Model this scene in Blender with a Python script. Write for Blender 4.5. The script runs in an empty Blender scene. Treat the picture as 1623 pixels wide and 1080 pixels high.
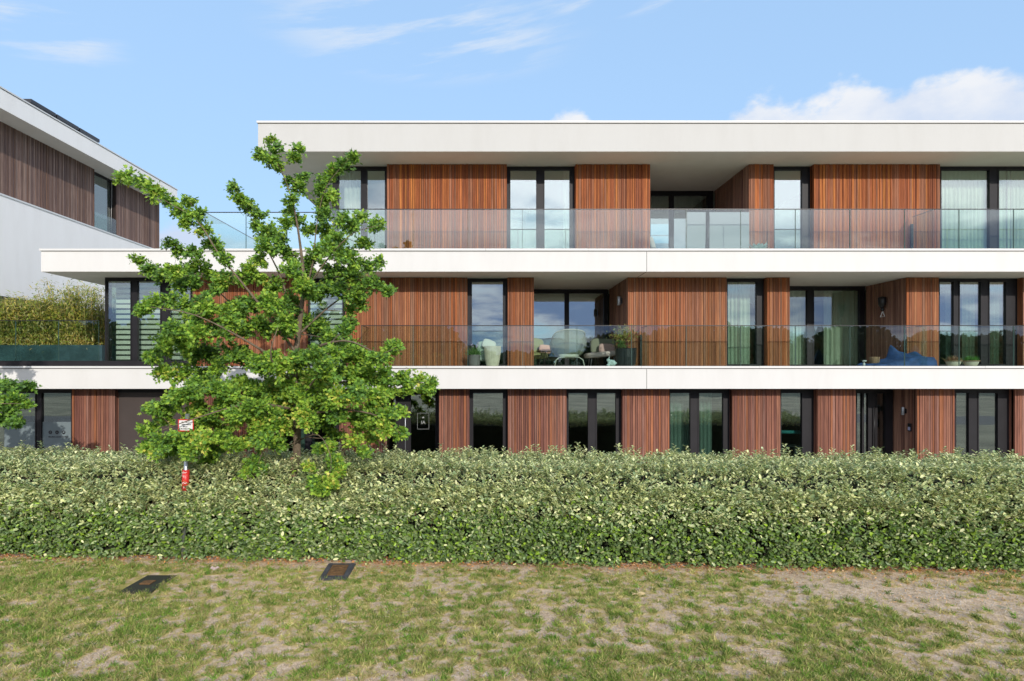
import bpy, math, random
import numpy as np
from mathutils import Vector, Matrix, noise
R = math.radians
random.seed(7); rng = np.random.default_rng(7)
scene = bpy.context.scene
C = scene.collection

# ------------------------------------------------------------------ camera, world, sun, exposure
E = 3.3          # eye height
F = 976.0        # focal length in photo pixels (photo 1623 wide), vanishing point at 770, 585
cd = bpy.data.cameras.new('camera'); cam = bpy.data.objects.new('camera', cd); C.objects.link(cam)
cam.location = (0, 0, E); cam.rotation_euler = (R(90), 0, 0)
cd.sensor_width = 36; cd.lens = 36*F/1623; cd.shift_x = 41.5/1623; cd.shift_y = 45/1623
cd.clip_end = 2000; scene.camera = cam
SUN_EL, SUN_AZ = 21.5, 18.4      # azimuth to the right of straight behind the camera
sv = Vector((math.sin(R(SUN_AZ))*math.cos(R(SUN_EL)), -math.cos(R(SUN_AZ))*math.cos(R(SUN_EL)), math.sin(R(SUN_EL))))
sd = bpy.data.lights.new('sun', 'SUN'); sd.energy = 2.35; sd.angle = R(0.5); sd.color = (1, .94, .86)
so = bpy.data.objects.new('sun', sd); C.objects.link(so); so.rotation_euler = sv.to_track_quat('Z', 'Y').to_euler()
scene.view_settings.view_transform = 'Standard'; scene.view_settings.look = 'None'
scene.view_settings.exposure = 0.40; scene.view_settings.gamma = 1
scene.cycles.max_bounces = 10; scene.cycles.transparent_max_bounces = 24
scene.cycles.caustics_reflective = False; scene.cycles.caustics_refractive = False

class NT:
    """tiny node helper"""
    def __init__(s, tree): s.t = tree; s.n = tree.nodes; s.l = tree.links; s.n.clear()
    def new(s, typ, **kw):
        nd = s.n.new(typ)
        for k, v in kw.items():
            setattr(nd, k, v)
        return nd
    def val(s, sock, v):
        if hasattr(v, 'is_output'): s.l.new(v, sock)
        else: sock.default_value = v
    def math(s, op, a, b=0.0, c=None, clamp=False):
        nd = s.n.new('ShaderNodeMath'); nd.operation = op; nd.use_clamp = clamp
        s.val(nd.inputs[0], a); s.val(nd.inputs[1], b)
        if c is not None: s.val(nd.inputs[2], c)
        return nd.outputs[0]
    def mix(s, f, a, b, blend='MIX'):
        nd = s.n.new('ShaderNodeMix'); nd.data_type = 'RGBA'; nd.blend_type = blend
        s.val(nd.inputs[0], f); s.val(nd.inputs[6], a); s.val(nd.inputs[7], b)
        return nd.outputs[2]
    def noise(s, vec, scale, detail=4, rough=.5, dim='3D', dist=0):
        nd = s.n.new('ShaderNodeTexNoise'); nd.noise_dimensions = dim
        if vec is not None: s.l.new(vec, nd.inputs['Vector'])
        nd.inputs['Scale'].default_value = scale; nd.inputs['Detail'].default_value = detail
        nd.inputs['Roughness'].default_value = rough; nd.inputs['Distortion'].default_value = dist
        return nd.outputs[0]
    def smooth(s, v, a, b, lo=0.0, hi=1.0):
        nd = s.n.new('ShaderNodeMapRange'); nd.interpolation_type = 'SMOOTHSTEP'
        s.val(nd.inputs[0], v); s.val(nd.inputs[1], a); s.val(nd.inputs[2], b)
        nd.inputs[3].default_value = lo; nd.inputs[4].default_value = hi
        return nd.outputs[0]
    def comb(s, x, y, z):
        nd = s.n.new('ShaderNodeCombineXYZ'); s.val(nd.inputs[0], x); s.val(nd.inputs[1], y); s.val(nd.inputs[2], z)
        return nd.outputs[0]

w = bpy.data.worlds.new('World'); scene.world = w; w.use_nodes = True
T = NT(w.node_tree)
sky = T.new('ShaderNodeTexSky', sky_type='NISHITA', sun_disc=False)
sky.sun_elevation = R(SUN_EL); sky.sun_rotation = R(180-SUN_AZ); sky.air_density = 1.0; sky.dust_density = 0.6; sky.ozone_density = 1.6
tc = T.new('ShaderNodeTexCoord'); sp = T.new('ShaderNodeSeparateXYZ'); T.l.new(tc.outputs['Generated'], sp.inputs[0])
dx, dy, dz = sp.outputs
az = T.math('ARCTAN2', dx, dy)                 # 0 ahead (north), + to the east
el = T.math('ARCSINE', dz)
def ell(a0, e0, ra, re, warp=0.0):
    """1 at the centre of an ellipse on the sky, 0 at its rim"""
    a = T.math('DIVIDE', T.math('SUBTRACT', az, R(a0)), R(ra)); b = T.math('DIVIDE', T.math('SUBTRACT', el, R(e0)), R(re))
    return T.math('SUBTRACT', 1.0, T.math('SQRT', T.math('ADD', T.math('MULTIPLY', a, a), T.math('MULTIPLY', b, b))))
cvec = T.comb(az, T.math('MULTIPLY', el, 1.5), 0.0)
nb = T.noise(cvec, 7.0, 8, .58)
nf = T.noise(cvec, 26.0, 6, .6)
m = None
for a0, e0, ra, re in ((38.4, 15.0, 6.4, 6.0), (31.2, 16.4, 5.4, 5.6), (35.2, 13.5, 9, 6.4), (44.5, 14.5, 6, 4.6), (27.3, 16.0, 4.6, 5.0), (23.6, 17.6, 3.8, 4.8), (26, 16.5, 5.5, 4.6), (34.6, 16.6, 7.0, 4.9), (7.6, 19.9, 2.8, 2.9),
                       (-26.5, 7.6, 7.5, 4.6), (-20.5, 7.0, 6.0, 4.4)):
    e = ell(a0, e0, ra, re); m = e if m is None else T.math('MAXIMUM', m, e)
cum = T.smooth(T.math('ADD', m, T.math('MULTIPLY', T.math('SUBTRACT', T.math('ADD', T.math('MULTIPLY', nb, .7), T.math('MULTIPLY', nf, .26)), .48), 1.5)), 0.0, .24)
# big broken cloud over the rest of the sky (behind the camera), clear overhead to the north
vz = T.math('MAXIMUM', T.math('ADD', dz, .16), .05)
pv = T.comb(T.math('DIVIDE', dx, vz), T.math('DIVIDE', dy, vz), 0.0)
nback = T.noise(pv, 1.1, 9, .55, dist=.3)
south = T.smooth(dy, .25, -.3)
bk = T.math('MULTIPLY', T.smooth(nback, .32, .48), south)
# high thin streaks
sv2 = T.comb(T.math('MULTIPLY', az, 2.2), T.math('MULTIPLY', T.math('SUBTRACT', el, T.math('MULTIPLY', az, .16)), 17.0), 0.0)
ci = T.math('MULTIPLY', T.smooth(T.noise(sv2, 2.1, 6, .6), .44, .66), T.smooth(T.math('MAXIMUM', ell(-6, 28.4, 17, 4.2), T.math('MAXIMUM', ell(15, 30.5, 14, 1.6), ell(-36, 24, 7, 2.6))), 0.0, .6, 0, .75))
gm_ = T.new('ShaderNodeGamma'); gm_.inputs[1].default_value = .20; T.l.new(sky.outputs[0], gm_.inputs[0])
skyc = T.mix(1.0, gm_.outputs[0], (1.93, 2.75, 3.80, 1), 'MULTIPLY')
elpos = T.math('MAXIMUM', el, 0.0)
ccol = T.mix(T.smooth(T.math('ADD', T.math('MULTIPLY', nb, .9), T.math('MULTIPLY', el, 2.2)), .98, 1.34), (3.2, 3.7, 4.6, 1), (4.6, 4.65, 4.8, 1))
bandb = T.math('MULTIPLY', T.smooth(el, R(7), R(11)), T.smooth(el, R(25), R(18)))
bcol0 = T.mix(bandb, (4.3, 4.6, 5.4, 1), (9.5, 9.8, 10.8, 1))
bcol = T.mix(T.math('MULTIPLY', T.smooth(nback, .42, .56), T.smooth(el, R(13.5), R(9))), bcol0, (1.5, 2.1, 3.6, 1))
c1 = T.mix(T.math('MULTIPLY', ci, .8), skyc, (4.0, 4.3, 4.7, 1))
c2 = T.mix(bk, c1, bcol); c3 = T.mix(T.math('MULTIPLY', cum, .93), c2, ccol)
bg = T.new('ShaderNodeBackground'); T.l.new(c3, bg.inputs[0]); bg.inputs[1].default_value = 0.15
wo = T.new('ShaderNodeOutputWorld'); T.l.new(bg.outputs[0], wo.inputs[0])

# ------------------------------------------------------------------ helpers
def px(p, D): return (p-770)/F*D
def pz(p, D): return E+(585-p)/F*D
def P(x, y, D): return Vector((px(x, D), D, pz(y, D)))
def lin(c): return tuple((v/255/12.92 if v/255 <= .04045 else ((v/255+.055)/1.055)**2.4) for v in c)

def pr(name, base, rough=.6, metal=0, spec=.5, bump=None, var=None, attr=None, transl=0, sheen=0):
    """procedural principled material; var=(scale, amount) mottles the colour; bump=(scale, strength)"""
    mt = bpy.data.materials.new(name); mt.use_nodes = True; T = NT(mt.node_tree)
    b = T.new('ShaderNodeBsdfPrincipled'); b.inputs['Roughness'].default_value = rough; b.inputs['Metallic'].default_value = metal
    b.inputs['Specular IOR Level'].default_value = spec
    tc = T.new('ShaderNodeTexCoord'); ov = tc.outputs['Object']
    if attr:
        a = T.new('ShaderNodeAttribute', attribute_name=attr); col = a.outputs['Color']
    else:
        rgb = T.new('ShaderNodeRGB'); rgb.outputs[0].default_value = (*base, 1); col = rgb.outputs[0]
    if var:
        n = T.noise(ov, var[0], 5, .6)
        f = T.smooth(n, .3, .7, 1-var[1], 1+var[1])
        vm = T.new('ShaderNodeVectorMath', operation='SCALE'); T.l.new(col, vm.inputs[0]); T.l.new(f, vm.inputs['Scale']); col = vm.outputs[0]
    T.l.new(col, b.inputs['Base Color'])
    if bump:
        n = T.noise(ov, bump[0], 4, .6); bp = T.new('ShaderNodeBump'); bp.inputs['Strength'].default_value = bump[1]; bp.inputs['Distance'].default_value = .01
        T.l.new(n, bp.inputs['Height']); T.l.new(bp.outputs[0], b.inputs['Normal'])
    out = T.new('ShaderNodeOutputMaterial'); sh = b.outputs[0]
    if transl:
        tr = T.new('ShaderNodeBsdfTranslucent'); T.l.new(col, tr.inputs[0]); mx = T.new('ShaderNodeMixShader'); mx.inputs[0].default_value = transl
        T.l.new(b.outputs[0], mx.inputs[1]); T.l.new(tr.outputs[0], mx.inputs[2]); sh = mx.outputs[0]
    T.l.new(sh, out.inputs[0]); return mt

def glass_mat(name, tint, refl, rough=0.0, wav=0.0, film=None):
    mt = bpy.data.materials.new(name); mt.use_nodes = True; T = NT(mt.node_tree)
    tr = T.new('ShaderNodeBsdfTransparent'); tr.inputs[0].default_value = (*tint, 1)
    gl = T.new('ShaderNodeBsdfGlossy'); gl.inputs[0].default_value = (.96, .98, 1, 1); gl.inputs['Roughness'].default_value = rough
    lw = T.new('ShaderNodeLayerWeight'); lw.inputs[0].default_value = .5
    f = T.math('ADD', T.math('MULTIPLY', T.math('POWER', lw.outputs['Facing'], 4.0), .5), refl, clamp=True)
    if wav:
        tc = T.new('ShaderNodeTexCoord'); n = T.noise(tc.outputs['Object'], 1.3, 1); bp = T.new('ShaderNodeBump'); bp.inputs['Strength'].default_value = wav; bp.inputs['Distance'].default_value = .02
        T.l.new(n, bp.inputs['Height']); T.l.new(bp.outputs[0], gl.inputs['Normal'])
    mx = T.new('ShaderNodeMixShader'); T.l.new(f, mx.inputs[0]); T.l.new(tr.outputs[0], mx.inputs[1]); T.l.new(gl.outputs[0], mx.inputs[2])
    out = T.new('ShaderNodeOutputMaterial'); T.l.new(mx.outputs[0], out.inputs[0]); return mt

def wood_mat():
    mt = bpy.data.materials.new('wood_boards'); mt.use_nodes = True; T = NT(mt.node_tree)
    b = T.new('ShaderNodeBsdfPrincipled'); b.inputs['Roughness'].default_value = .6; b.inputs['Specular IOR Level'].default_value = .14
    a = T.new('ShaderNodeAttribute', attribute_name='col'); tc = T.new('ShaderNodeTexCoord')
    mp = T.new('ShaderNodeMapping'); mp.inputs['Scale'].default_value = (26, 26, .9); T.l.new(tc.outputs['Object'], mp.inputs[0])
    n = T.noise(mp.outputs[0], 1.6, 6, .65); n2 = T.noise(tc.outputs['Object'], .9, 4, .6)
    col = T.mix(T.smooth(n, .25, .8), (.62, .6, .62, 1), (1.32, 1.3, 1.25, 1))
    c = T.mix(1.0, a.outputs['Color'], col, 'MULTIPLY')
    c = T.mix(T.smooth(n2, .55, .8, 0, .22), c, (.19, .115, .085, 1))
    T.l.new(c, b.inputs['Base Color'])
    bp = T.new('ShaderNodeBump'); bp.inputs['Strength'].default_value = .25; bp.inputs['Distance'].default_value = .004
    T.l.new(n, bp.inputs['Height']); T.l.new(bp.outputs[0], b.inputs['Normal'])
    out = T.new('ShaderNodeOutputMaterial'); T.l.new(b.outputs[0], out.inputs[0]); return mt

def plaster_mat(name, base):
    mt = bpy.data.materials.new(name); mt.use_nodes = True; T = NT(mt.node_tree)
    b = T.new('ShaderNodeBsdfPrincipled'); b.inputs['Roughness'].default_value = .85; b.inputs['Specular IOR Level'].default_value = .2
    tc = T.new('ShaderNodeTexCoord'); ov = tc.outputs['Object']
    mp = T.new('ShaderNodeMapping'); mp.inputs['Scale'].default_value = (1.6, 1.6, .35); T.l.new(ov, mp.inputs[0])
    n = T.noise(mp.outputs[0], 1.2, 6, .65); n2 = T.noise(ov, 90, 3, .6)
    c = T.mix(T.smooth(n, .35, .75, 0, .16), (*base, 1), (base[0]*.72, base[1]*.70, base[2]*.66, 1))
    T.l.new(c, b.inputs['Base Color'])
    bp = T.new('ShaderNodeBump'); bp.inputs['Strength'].default_value = .18; bp.inputs['Distance'].default_value = .003
    T.l.new(n2, bp.inputs['Height']); T.l.new(bp.outputs[0], b.inputs['Normal'])
    out = T.new('ShaderNodeOutputMaterial'); T.l.new(b.outputs[0], out.inputs[0]); return mt

M = {}
M['wood'] = wood_mat()
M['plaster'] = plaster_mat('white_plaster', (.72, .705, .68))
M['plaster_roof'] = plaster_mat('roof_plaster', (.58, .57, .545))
M['soffit'] = plaster_mat('soffit_shade_lift', (.88, .85, .80))  # lighter than the bands, brightening of the shaded undersides put into the colour
M['plaster_grey'] = plaster_mat('neighbour_plaster', (.92, .89, .85))
M['cap'] = pr('cap_metal', (.70, .69, .665), .5)
M['joint'] = pr('joint_dark', (.10, .09, .08), .8)
M['frame'] = pr('frame_anthracite', (.014, .0125, .015), .5, spec=.3, var=(3, .15))
M['black'] = pr('black_metal', (.012, .012, .013), .4)
M['back'] = pr('board_backing', (.02, .012, .009), .9)
M['interior'] = pr('interior_paint', (.28, .27, .25), .9)
M['floor'] = pr('terrace_tile', (.62, .57, .51), .7, var=(2, .15))
M['pane'] = glass_mat('window_pane', (.76, .88, .79), .33, wav=.04)
M['pane_clear'] = glass_mat('window_pane_clear', (.90, .97, .91), .17, wav=.04)
M['pane_low'] = glass_mat('window_pane_low', (.62, .74, .70), .20, wav=.04)
M['rail_glass'] = glass_mat('rail_glass', (.90, .955, .925), .07)
M['glass_edge'] = pr('glass_edge', (.06, .12, .10), .3)
M['curtain'] = pr('curtain_cloth', (.80, .84, .76), .9, transl=.35, var=(1.5, .08))
M['curtain_white'] = pr('curtain_white', (.75, .74, .72), .9, transl=.35)
M['blind'] = pr('blind_cloth', (.84, .87, .82), .8, transl=.2)
M['blind_sheer'] = pr('blind_sheer', (.05, .06, .055), .9, transl=.1)
M['film'] = pr('frosted_film', (.16, .20, .21), .6)
M['brown'] = pr('brown_panel', (.062, .046, .040), .55, var=(2, .08))
M['leaf'] = pr('leaf', (.1, .2, .05), .5, attr='col', transl=.28, spec=.35)
M['hleaf'] = pr('hedge_leaf', (.1, .2, .05), .42, attr='col', transl=.18, spec=.45)
M['grass'] = pr('grass_blade', (.1, .2, .05), .6, attr='col', transl=.25, spec=.25)
M['bark'] = pr('bark', (.16, .12, .08), .9, bump=(30, .8), var=(9, .3))
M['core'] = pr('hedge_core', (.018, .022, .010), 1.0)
M['text_white'] = pr('lettering_white', (.75, .76, .72), .6)
M['text_black'] = pr('lettering_black', (.015, .015, .02), .5)
M['red'] = pr('sign_red', (.62, .03, .025), .4)
M['white'] = pr('sign_white', (.78, .76, .74), .4)
M['steel'] = pr('galvanised_steel', (.42, .44, .46), .38, metal=.7, var=(12, .15))

class MB:
    def __init__(s): s.v = []; s.f = []; s.mi = []; s.c = []; s.smooth = []
    def add(s, vs, fs, mi=0, col=None, smooth=False):
        o = len(s.v); s.v += [tuple(v) for v in vs]
        s.f += [tuple(i+o for i in f) for f in fs]; s.mi += [mi]*len(fs); s.smooth += [smooth]*len(fs)
        s.c += [col or (1, 1, 1)]*len(vs); return s
    def box(s, x0, x1, y0, y1, z0, z1, mi=0, col=None):
        vs = [(x, y, z) for z in (z0, z1) for y in (y0, y1) for x in (x0, x1)]
        return s.add(vs, [(0, 2, 3, 1), (4, 5, 7, 6), (0, 1, 5, 4), (2, 6, 7, 3), (0, 4, 6, 2), (1, 3, 7, 5)], mi, col)
    def obox(s, o, u, n, uu, nn, z0, z1, mi=0, col=None):
        """box in frame origin o, along u, outward n; uu,nn=(a,b) ranges"""
        vs = []
        for z in (z0, z1):
            for b in nn:
                for a in uu:
                    p = o+u*a+n*b; vs.append((p.x, p.y, z))
        return s.add(vs, [(0, 2, 3, 1), (4, 5, 7, 6), (0, 1, 5, 4), (2, 6, 7, 3), (0, 4, 6, 2), (1, 3, 7, 5)], mi, col)
    def tube(s, pts, rad, n=8, mi=0, col=None, cap=True):
        pts = [Vector(p) for p in pts]; k = len(pts)
        if not hasattr(rad, '__len__'): rad = [rad]*k
        vs = []; ref = Vector((0, 0, 1)); prev = None
        for i, p in enumerate(pts):
            t = (pts[min(i+1, k-1)]-pts[max(i-1, 0)])
            t = t.normalized() if t.length > 1e-9 else Vector((0, 0, 1))
            a = prev-t*prev.dot(t) if prev is not None else (ref.cross(t) if abs(t.z) < .95 else Vector((1, 0, 0)).cross(t))
            if a.length < 1e-6: a = Vector((1, 0, 0))
            a.normalize(); prev = a; b = t.cross(a)
            for j in range(n):
                an = 2*math.pi*j/n; vs.append(p+(a*math.cos(an)+b*math.sin(an))*rad[i])
        fs = [(i*n+j, i*n+(j+1) % n, (i+1)*n+(j+1) % n, (i+1)*n+j) for i in range(k-1) for j in range(n)]
        if cap: fs += [tuple(range(n-1, -1, -1)), tuple((k-1)*n+j for j in range(n))]
        return s.add(vs, fs, mi, col, True)
    def lathe(s, c, prof, n=28, mi=0, col=None, flute=0):
        vs = []; k = len(prof)
        for r, z in prof:
            for j in range(n):
                a = 2*math.pi*j/n; q = r*(1+(flute if j % 2 else 0)); vs.append((c[0]+q*math.cos(a), c[1]+q*math.sin(a), c[2]+z))
        fs = [(i*n+j, i*n+(j+1) % n, (i+1)*n+(j+1) % n, (i+1)*n+j) for i in range(k-1) for j in range(n)]
        fs += [tuple(range(n-1, -1, -1)), tuple((k-1)*n+j for j in range(n))]
        return s.add(vs, fs, mi, col, not flute)
    def pillow(s, c, size, rot=(0, 0, 0), e=.5, mi=0, n=20, taper=0, col=None):
        """rounded-box superellipsoid; size = half extents"""
        from mathutils import Euler
        m = Euler(rot).to_matrix(); vs = []; k = n//2+1
        sg = lambda v, p: math.copysign(abs(v)**p, v)
        for i in range(k):
            ph = -math.pi/2+math.pi*i/(k-1)
            for j in range(n):
                th = 2*math.pi*j/n
                x = sg(math.cos(ph), e)*sg(math.cos(th), e); y = sg(math.cos(ph), e)*sg(math.sin(th), e); z = sg(math.sin(ph), e)
                q = 1-taper*(z*.5+.5)
                vs.append(Vector(c)+m@Vector((x*size[0]*q, y*size[1]*q, z*size[2])))
        fs = [(i*n+j, i*n+(j+1) % n, (i+1)*n+(j+1) % n, (i+1)*n+j) for i in range(k-1) for j in range(n)]
        return s.add(vs, fs, mi, col, True)
    def build(s, name, mats, parent=None, origin=None):
        me = bpy.data.meshes.new(name)
        o3 = Vector(origin) if origin is not None else Vector((0, 0, 0))
        me.from_pydata([Vector(v)-o3 for v in s.v], [], s.f)
        if not isinstance(mats, (list, tuple)): mats = [mats]
        for q in mats: me.materials.append(q)
        me.polygons.foreach_set('material_index', s.mi); me.polygons.foreach_set('use_smooth', s.smooth)
        a = me.color_attributes.new('col', 'FLOAT_COLOR', 'POINT')
        a.data.foreach_set('color', [x for c in s.c for x in (*c, 1)])
        me.validate(); me.update()
        o = bpy.data.objects.new(name, me); C.objects.link(o); o.location = o3
        if parent is not None:
            o.parent = parent; o.location = o3-WL(parent)
        return o
LOC = {}
def WL(o):
    p = Vector(o.location)
    while o.parent is not None: o = o.parent; p += Vector(o.location)
    return p
def tag(o, label=None, cat=None, group=None, kind=None):
    if label: o['label'] = label
    if cat: o['category'] = cat
    if group: o['group'] = group
    if kind: o['kind'] = kind
    return o
def empty(name, loc, label, cat, group=None):
    o = bpy.data.objects.new(name, None); C.objects.link(o); o.location = loc; o.empty_display_size = .2
    return tag(o, label, cat, group)

def npmesh(name, verts, faces_flat, nper, cols, mat, parent=None, smooth=False, extra=None):
    """fast mesh: verts (N,3), faces (M,nper), cols (N,3)"""
    me = bpy.data.meshes.new(name); nv = len(verts); nf = len(faces_flat)
    off = Vector(WL(parent)) if parent is not None else Vector((0, 0, 0))
    me.vertices.add(nv); me.vertices.foreach_set('co', (verts-np.array(off)).astype(np.float32).ravel())
    me.loops.add(nf*nper); me.loops.foreach_set('vertex_index', faces_flat.astype(np.int32).ravel())
    me.polygons.add(nf); me.polygons.foreach_set('loop_start', np.arange(0, nf*nper, nper, dtype=np.int32))
    try: me.polygons.foreach_set('loop_total', np.full(nf, nper, dtype=np.int32))
    except Exception: pass
    me.update(calc_edges=True)
    a = me.color_attributes.new('col', 'FLOAT_COLOR', 'POINT')
    a.data.foreach_set('color', np.hstack([cols, np.ones((nv, 1))]).astype(np.float32).ravel())
    me.materials.append(mat)
    if smooth: me.polygons.foreach_set('use_smooth', np.ones(nf, dtype=bool))
    o = bpy.data.objects.new(name, me); C.objects.link(o)
    if parent is not None: o.parent = parent
    return o
def nrm(a): return a/np.maximum(np.linalg.norm(a, axis=1, keepdims=True), 1e-9)
def leafgeo(tv, tf, pos, axis, up, length, width, cols):
    """instances of a leaf template: tv (k,3) coords along (axis, side, up)"""
    tv = np.array(tv, float); tf = np.array(tf, int); n = len(pos); k = len(tv)
    A = nrm(axis); B = nrm(np.cross(up, A)); N = np.cross(A, B)
    L = np.asarray(length)[:, None, None]; W = np.asarray(width)[:, None, None]
    v = pos[:, None, :]+A[:, None, :]*tv[None, :, 0, None]*L+B[:, None, :]*tv[None, :, 1, None]*W+N[:, None, :]*tv[None, :, 2, None]*L
    f = (tf[None, :, :]+(np.arange(n)*k)[:, None, None]).reshape(-1, tf.shape[1])
    return v.reshape(-1, 3), f, np.repeat(cols, k, axis=0)
# templates (axis, side, up)
OVAL = ([(0, 0, 0), (.35, .5, .09), (.75, .42, .07), (1, 0, -.06), (.75, -.42, .07), (.35, -.5, .09), (.5, 0, 0)],
        [(0, 6, 1, 1), (0, 5, 6, 6)])
OVALQ = ([(0, 0, 0), (.38, .5, .08), (.8, .36, .06), (1, 0, -.08), (.8, -.36, .06), (.38, -.5, .08)], [(0, 3, 2, 1), (0, 5, 4, 3)])
_m = [(0, 0), (.18, .55), (.30, .28), (.62, .62), (.62, .22), (1.0, .13), (1.02, -.13), (.62, -.22), (.62, -.62), (.30, -.28), (.18, -.55)]
MAPLE = ([(x, y, -.10*abs(y)) for x, y in _m]+[(.42, 0, .05)], [(11, i, (i+1) % 11) for i in range(11)])
NARROW = ([(0, 0, 0), (.4, .5, .02), (1, 0, -.25), (.4, -.5, .02)], [(0, 3, 2, 1)])
def rand_dirs(n):
    a = rng.normal(size=(n, 3)); return nrm(a)

# ------------------------------------------------------------------ cladding
PAL = {
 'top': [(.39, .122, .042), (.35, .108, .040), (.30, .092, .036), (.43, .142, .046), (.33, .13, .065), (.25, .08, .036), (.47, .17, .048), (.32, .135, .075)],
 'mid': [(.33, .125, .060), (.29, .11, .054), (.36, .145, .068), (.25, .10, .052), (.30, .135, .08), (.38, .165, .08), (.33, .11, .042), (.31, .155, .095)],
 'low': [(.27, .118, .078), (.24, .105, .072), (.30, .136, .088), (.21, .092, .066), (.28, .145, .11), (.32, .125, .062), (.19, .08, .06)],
 'dim': [(.36, .20, .14), (.30, .17, .125), (.42, .24, .17), (.26, .14, .105)],  # recess boards, paler colour standing in for fill light in the shade
 'old': [(.20, .13, .105), (.17, .11, .092), (.24, .16, .13), (.15, .10, .088), (.27, .19, .155), (.19, .115, .085)],
}
def cladding(name, o, u, n, length, z0, z1, pal, parent, ret0=0.0, ret1=0.0, depth=.3):
    """vertical boards of mixed width along u from o, facing n; ret = returns at the ends"""
    mb = MB(); o = Vector(o); u = Vector(u); n = Vector(n)
    mb.obox(o, u, n, (0.012, length-.012), (-depth, -.035), z0, z1, 1)
    def run(oo, uu, nn, ln):
        a = 0; tone = 1
        while a < ln-.004:
            wd = random.choice([.04, .04, .055, .06, .06, .075]); wd = min(wd, ln-a)
            if ln-a-wd < .02: wd = ln-a
            off = random.choice([0, 0, -.006, -.012, .004]); tone = .6*tone+.4*random.uniform(.70, 1.30)
            c = random.choice(PAL[pal]); c = tuple(x*tone for x in c)
            g = .011 if wd > .02 else 0
            mb.obox(oo, uu, nn, (a+g/2, a+wd-g/2), (-.04, off), z0+.003, z1-.003, 0, c); a += wd
    run(o, u, n, length)
    if ret0: run(o+n*(-.012), n*-1, u*-1, ret0)
    if ret1: run(o+u*length+n*(-.012), n*-1, u, ret1)
    return mb.build(name, [M['wood'], M['back']], parent)

# ------------------------------------------------------------------ the main building
DS = 16.3; DW = 17.3; DG = 16.8
XR = 20.0
Z_RT, Z_RB = pz(192, DS), pz(240, DS)
Z_2T, Z_2B = pz(394.5, DS), pz(430.5, DS)
Z_1T, Z_1B = pz(580.5, DS), pz(616.5, DS)
F2 = Z_2T-.05; F1 = Z_1T-.05
ROOF_X = px(409, DS); MID_X = px(65, DS); LOW_X = -19.0
B = empty('apartment_building', (0, DS, 0), 'three storey apartment block with white plaster bands and red brown wood cladding', 'building')

def slab(name, x0, x1, y0, y1, zb, zt, mat, joints=()):
    o = MB().box(x0, x1, y0, y1, zb, zt-.075).build(name, mat, B)
    MB().box(x0+.01, x1, y0+.012, y1, zt-.075, zt-.055).box(x0-.002, x0+.01, y0+.012, y1, zt-.075, zt-.055).build('drip_joint', M['joint'], o)
    m = MB(); a = x0
    while a < x1:
        b = min(a+2.9+random.uniform(-.3, .3), x1)
        m.box(a+(.003 if a > x0 else -.03), b-.003, y0-.03, y0+.25, zt-.055, zt+random.uniform(-.0025, .0025)); a = b
    m.box(x0-.03, x0+.25, y0+.253, y1, zt-.055, zt)
    m.build('coping', M['cap'], o)
    for j in joints: MB().box(j-.006, j+.006, y0-.002, y0+.02, zb+.002, zt-.08).build('expansion_joint', M['joint'], o)
    return o
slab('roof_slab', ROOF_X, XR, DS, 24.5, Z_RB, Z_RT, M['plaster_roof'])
slab('balcony_slab', MID_X, XR, DS, 24.5, Z_2B, Z_2T, M['plaster'], [px(1025, DS)])
slab('balcony_slab', LOW_X, XR, DS, 24.5, Z_1B, Z_1T, M['plaster'], [px(1025, DS)])
for sx, sz in ((ROOF_X, Z_RB), (MID_X, Z_2B)): MB().box(sx+.004, XR-.01, DS+.004, 24.2, sz-.006, sz-.002).build('soffit', M['soffit'], B)  # thin sheet added to carry the brightened underside colour
# sloping joint under the middle slab seen beside the recess
MB().box(px(1025, DS)-.008, px(1025, DS)+.008, DS+.02, DW-.02, Z_2B-.009, Z_2B-.0065).build('soffit_joint', M['joint'], B)
# terrace decks
MB().box(ROOF_X-2.4, XR-.1, DS+.26, 20.0, F2-.03, F2+.048).build('terrace_deck', M['floor'], B)
MB().box(LOW_X+.2, XR-.1, DS+.26, 20.0, F1-.03, F1+.048).build('terrace_deck', M['floor'], B)

def front(a, b, D, z0, z1, pal, ret0=.0, ret1=.0, depth=.3):
    xa, xb = px(a, D), px(b, D)
    return cladding('wood_cladding', (xa, D, 0), (1, 0, 0), (0, -1, 0), xb-xa, z0, z1, pal, B, ret0, ret1, depth)

def window(xa, xb, y, z0, z1, panes, pane_mat='pane', sill=.06, top=.10, name='window', tilt=None):
    """frame filling xa..xb at depth y; panes: list of (x0,x1) at that depth"""
    mb = MB(); d = .09; f = M['frame']
    xs = [xa]
    for a, b in panes: xs += [a, b]
    xs.append(xb)
    for i in range(0, len(xs), 2):
        if xs[i+1]-xs[i] > .004: mb.box(xs[i], xs[i+1], y, y+d, z0, z1)
    for a, b in panes:
        mb.box(a, b, y, y+d, z0, z0+sill); mb.box(a, b, y, y+d, z1-top, z1)
        for q in (.03,):                                # sash bead standing proud
            mb.box(a-q, a, y-.016, y-.0005, z0+sill-q, z1-top+q); mb.box(b, b+q, y-.016, y-.0005, z0+sill-q, z1-top+q)
            mb.box(a+.001, b-.001, y-.016, y-.0005, z0+sill-q, z0+sill); mb.box(a+.001, b-.001, y-.016, y-.0005, z1-top, z1-top+q)
    o = mb.build(name, f, B)
    for a, b in panes:
        MB().box(a-.01, b+.01, y+.035, y+.047, z0+sill-.01, z1-top+.01).build('pane', M[pane_mat], o)
    return o
TZ0, TZ1 = F2+.05, Z_RB-.008
MZ0, MZ1 = F1+.05, Z_2B-.008
GZ1 = Z_1B
rec = .2
def wins(a, b, panes, D, z0, z1, **k):
    y = D+rec
    return window(px(a, D)+.002, px(b, D)-.002, y, z0, z1, [(px(p, y), px(q, y)) for p, q in panes], **k)
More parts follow.
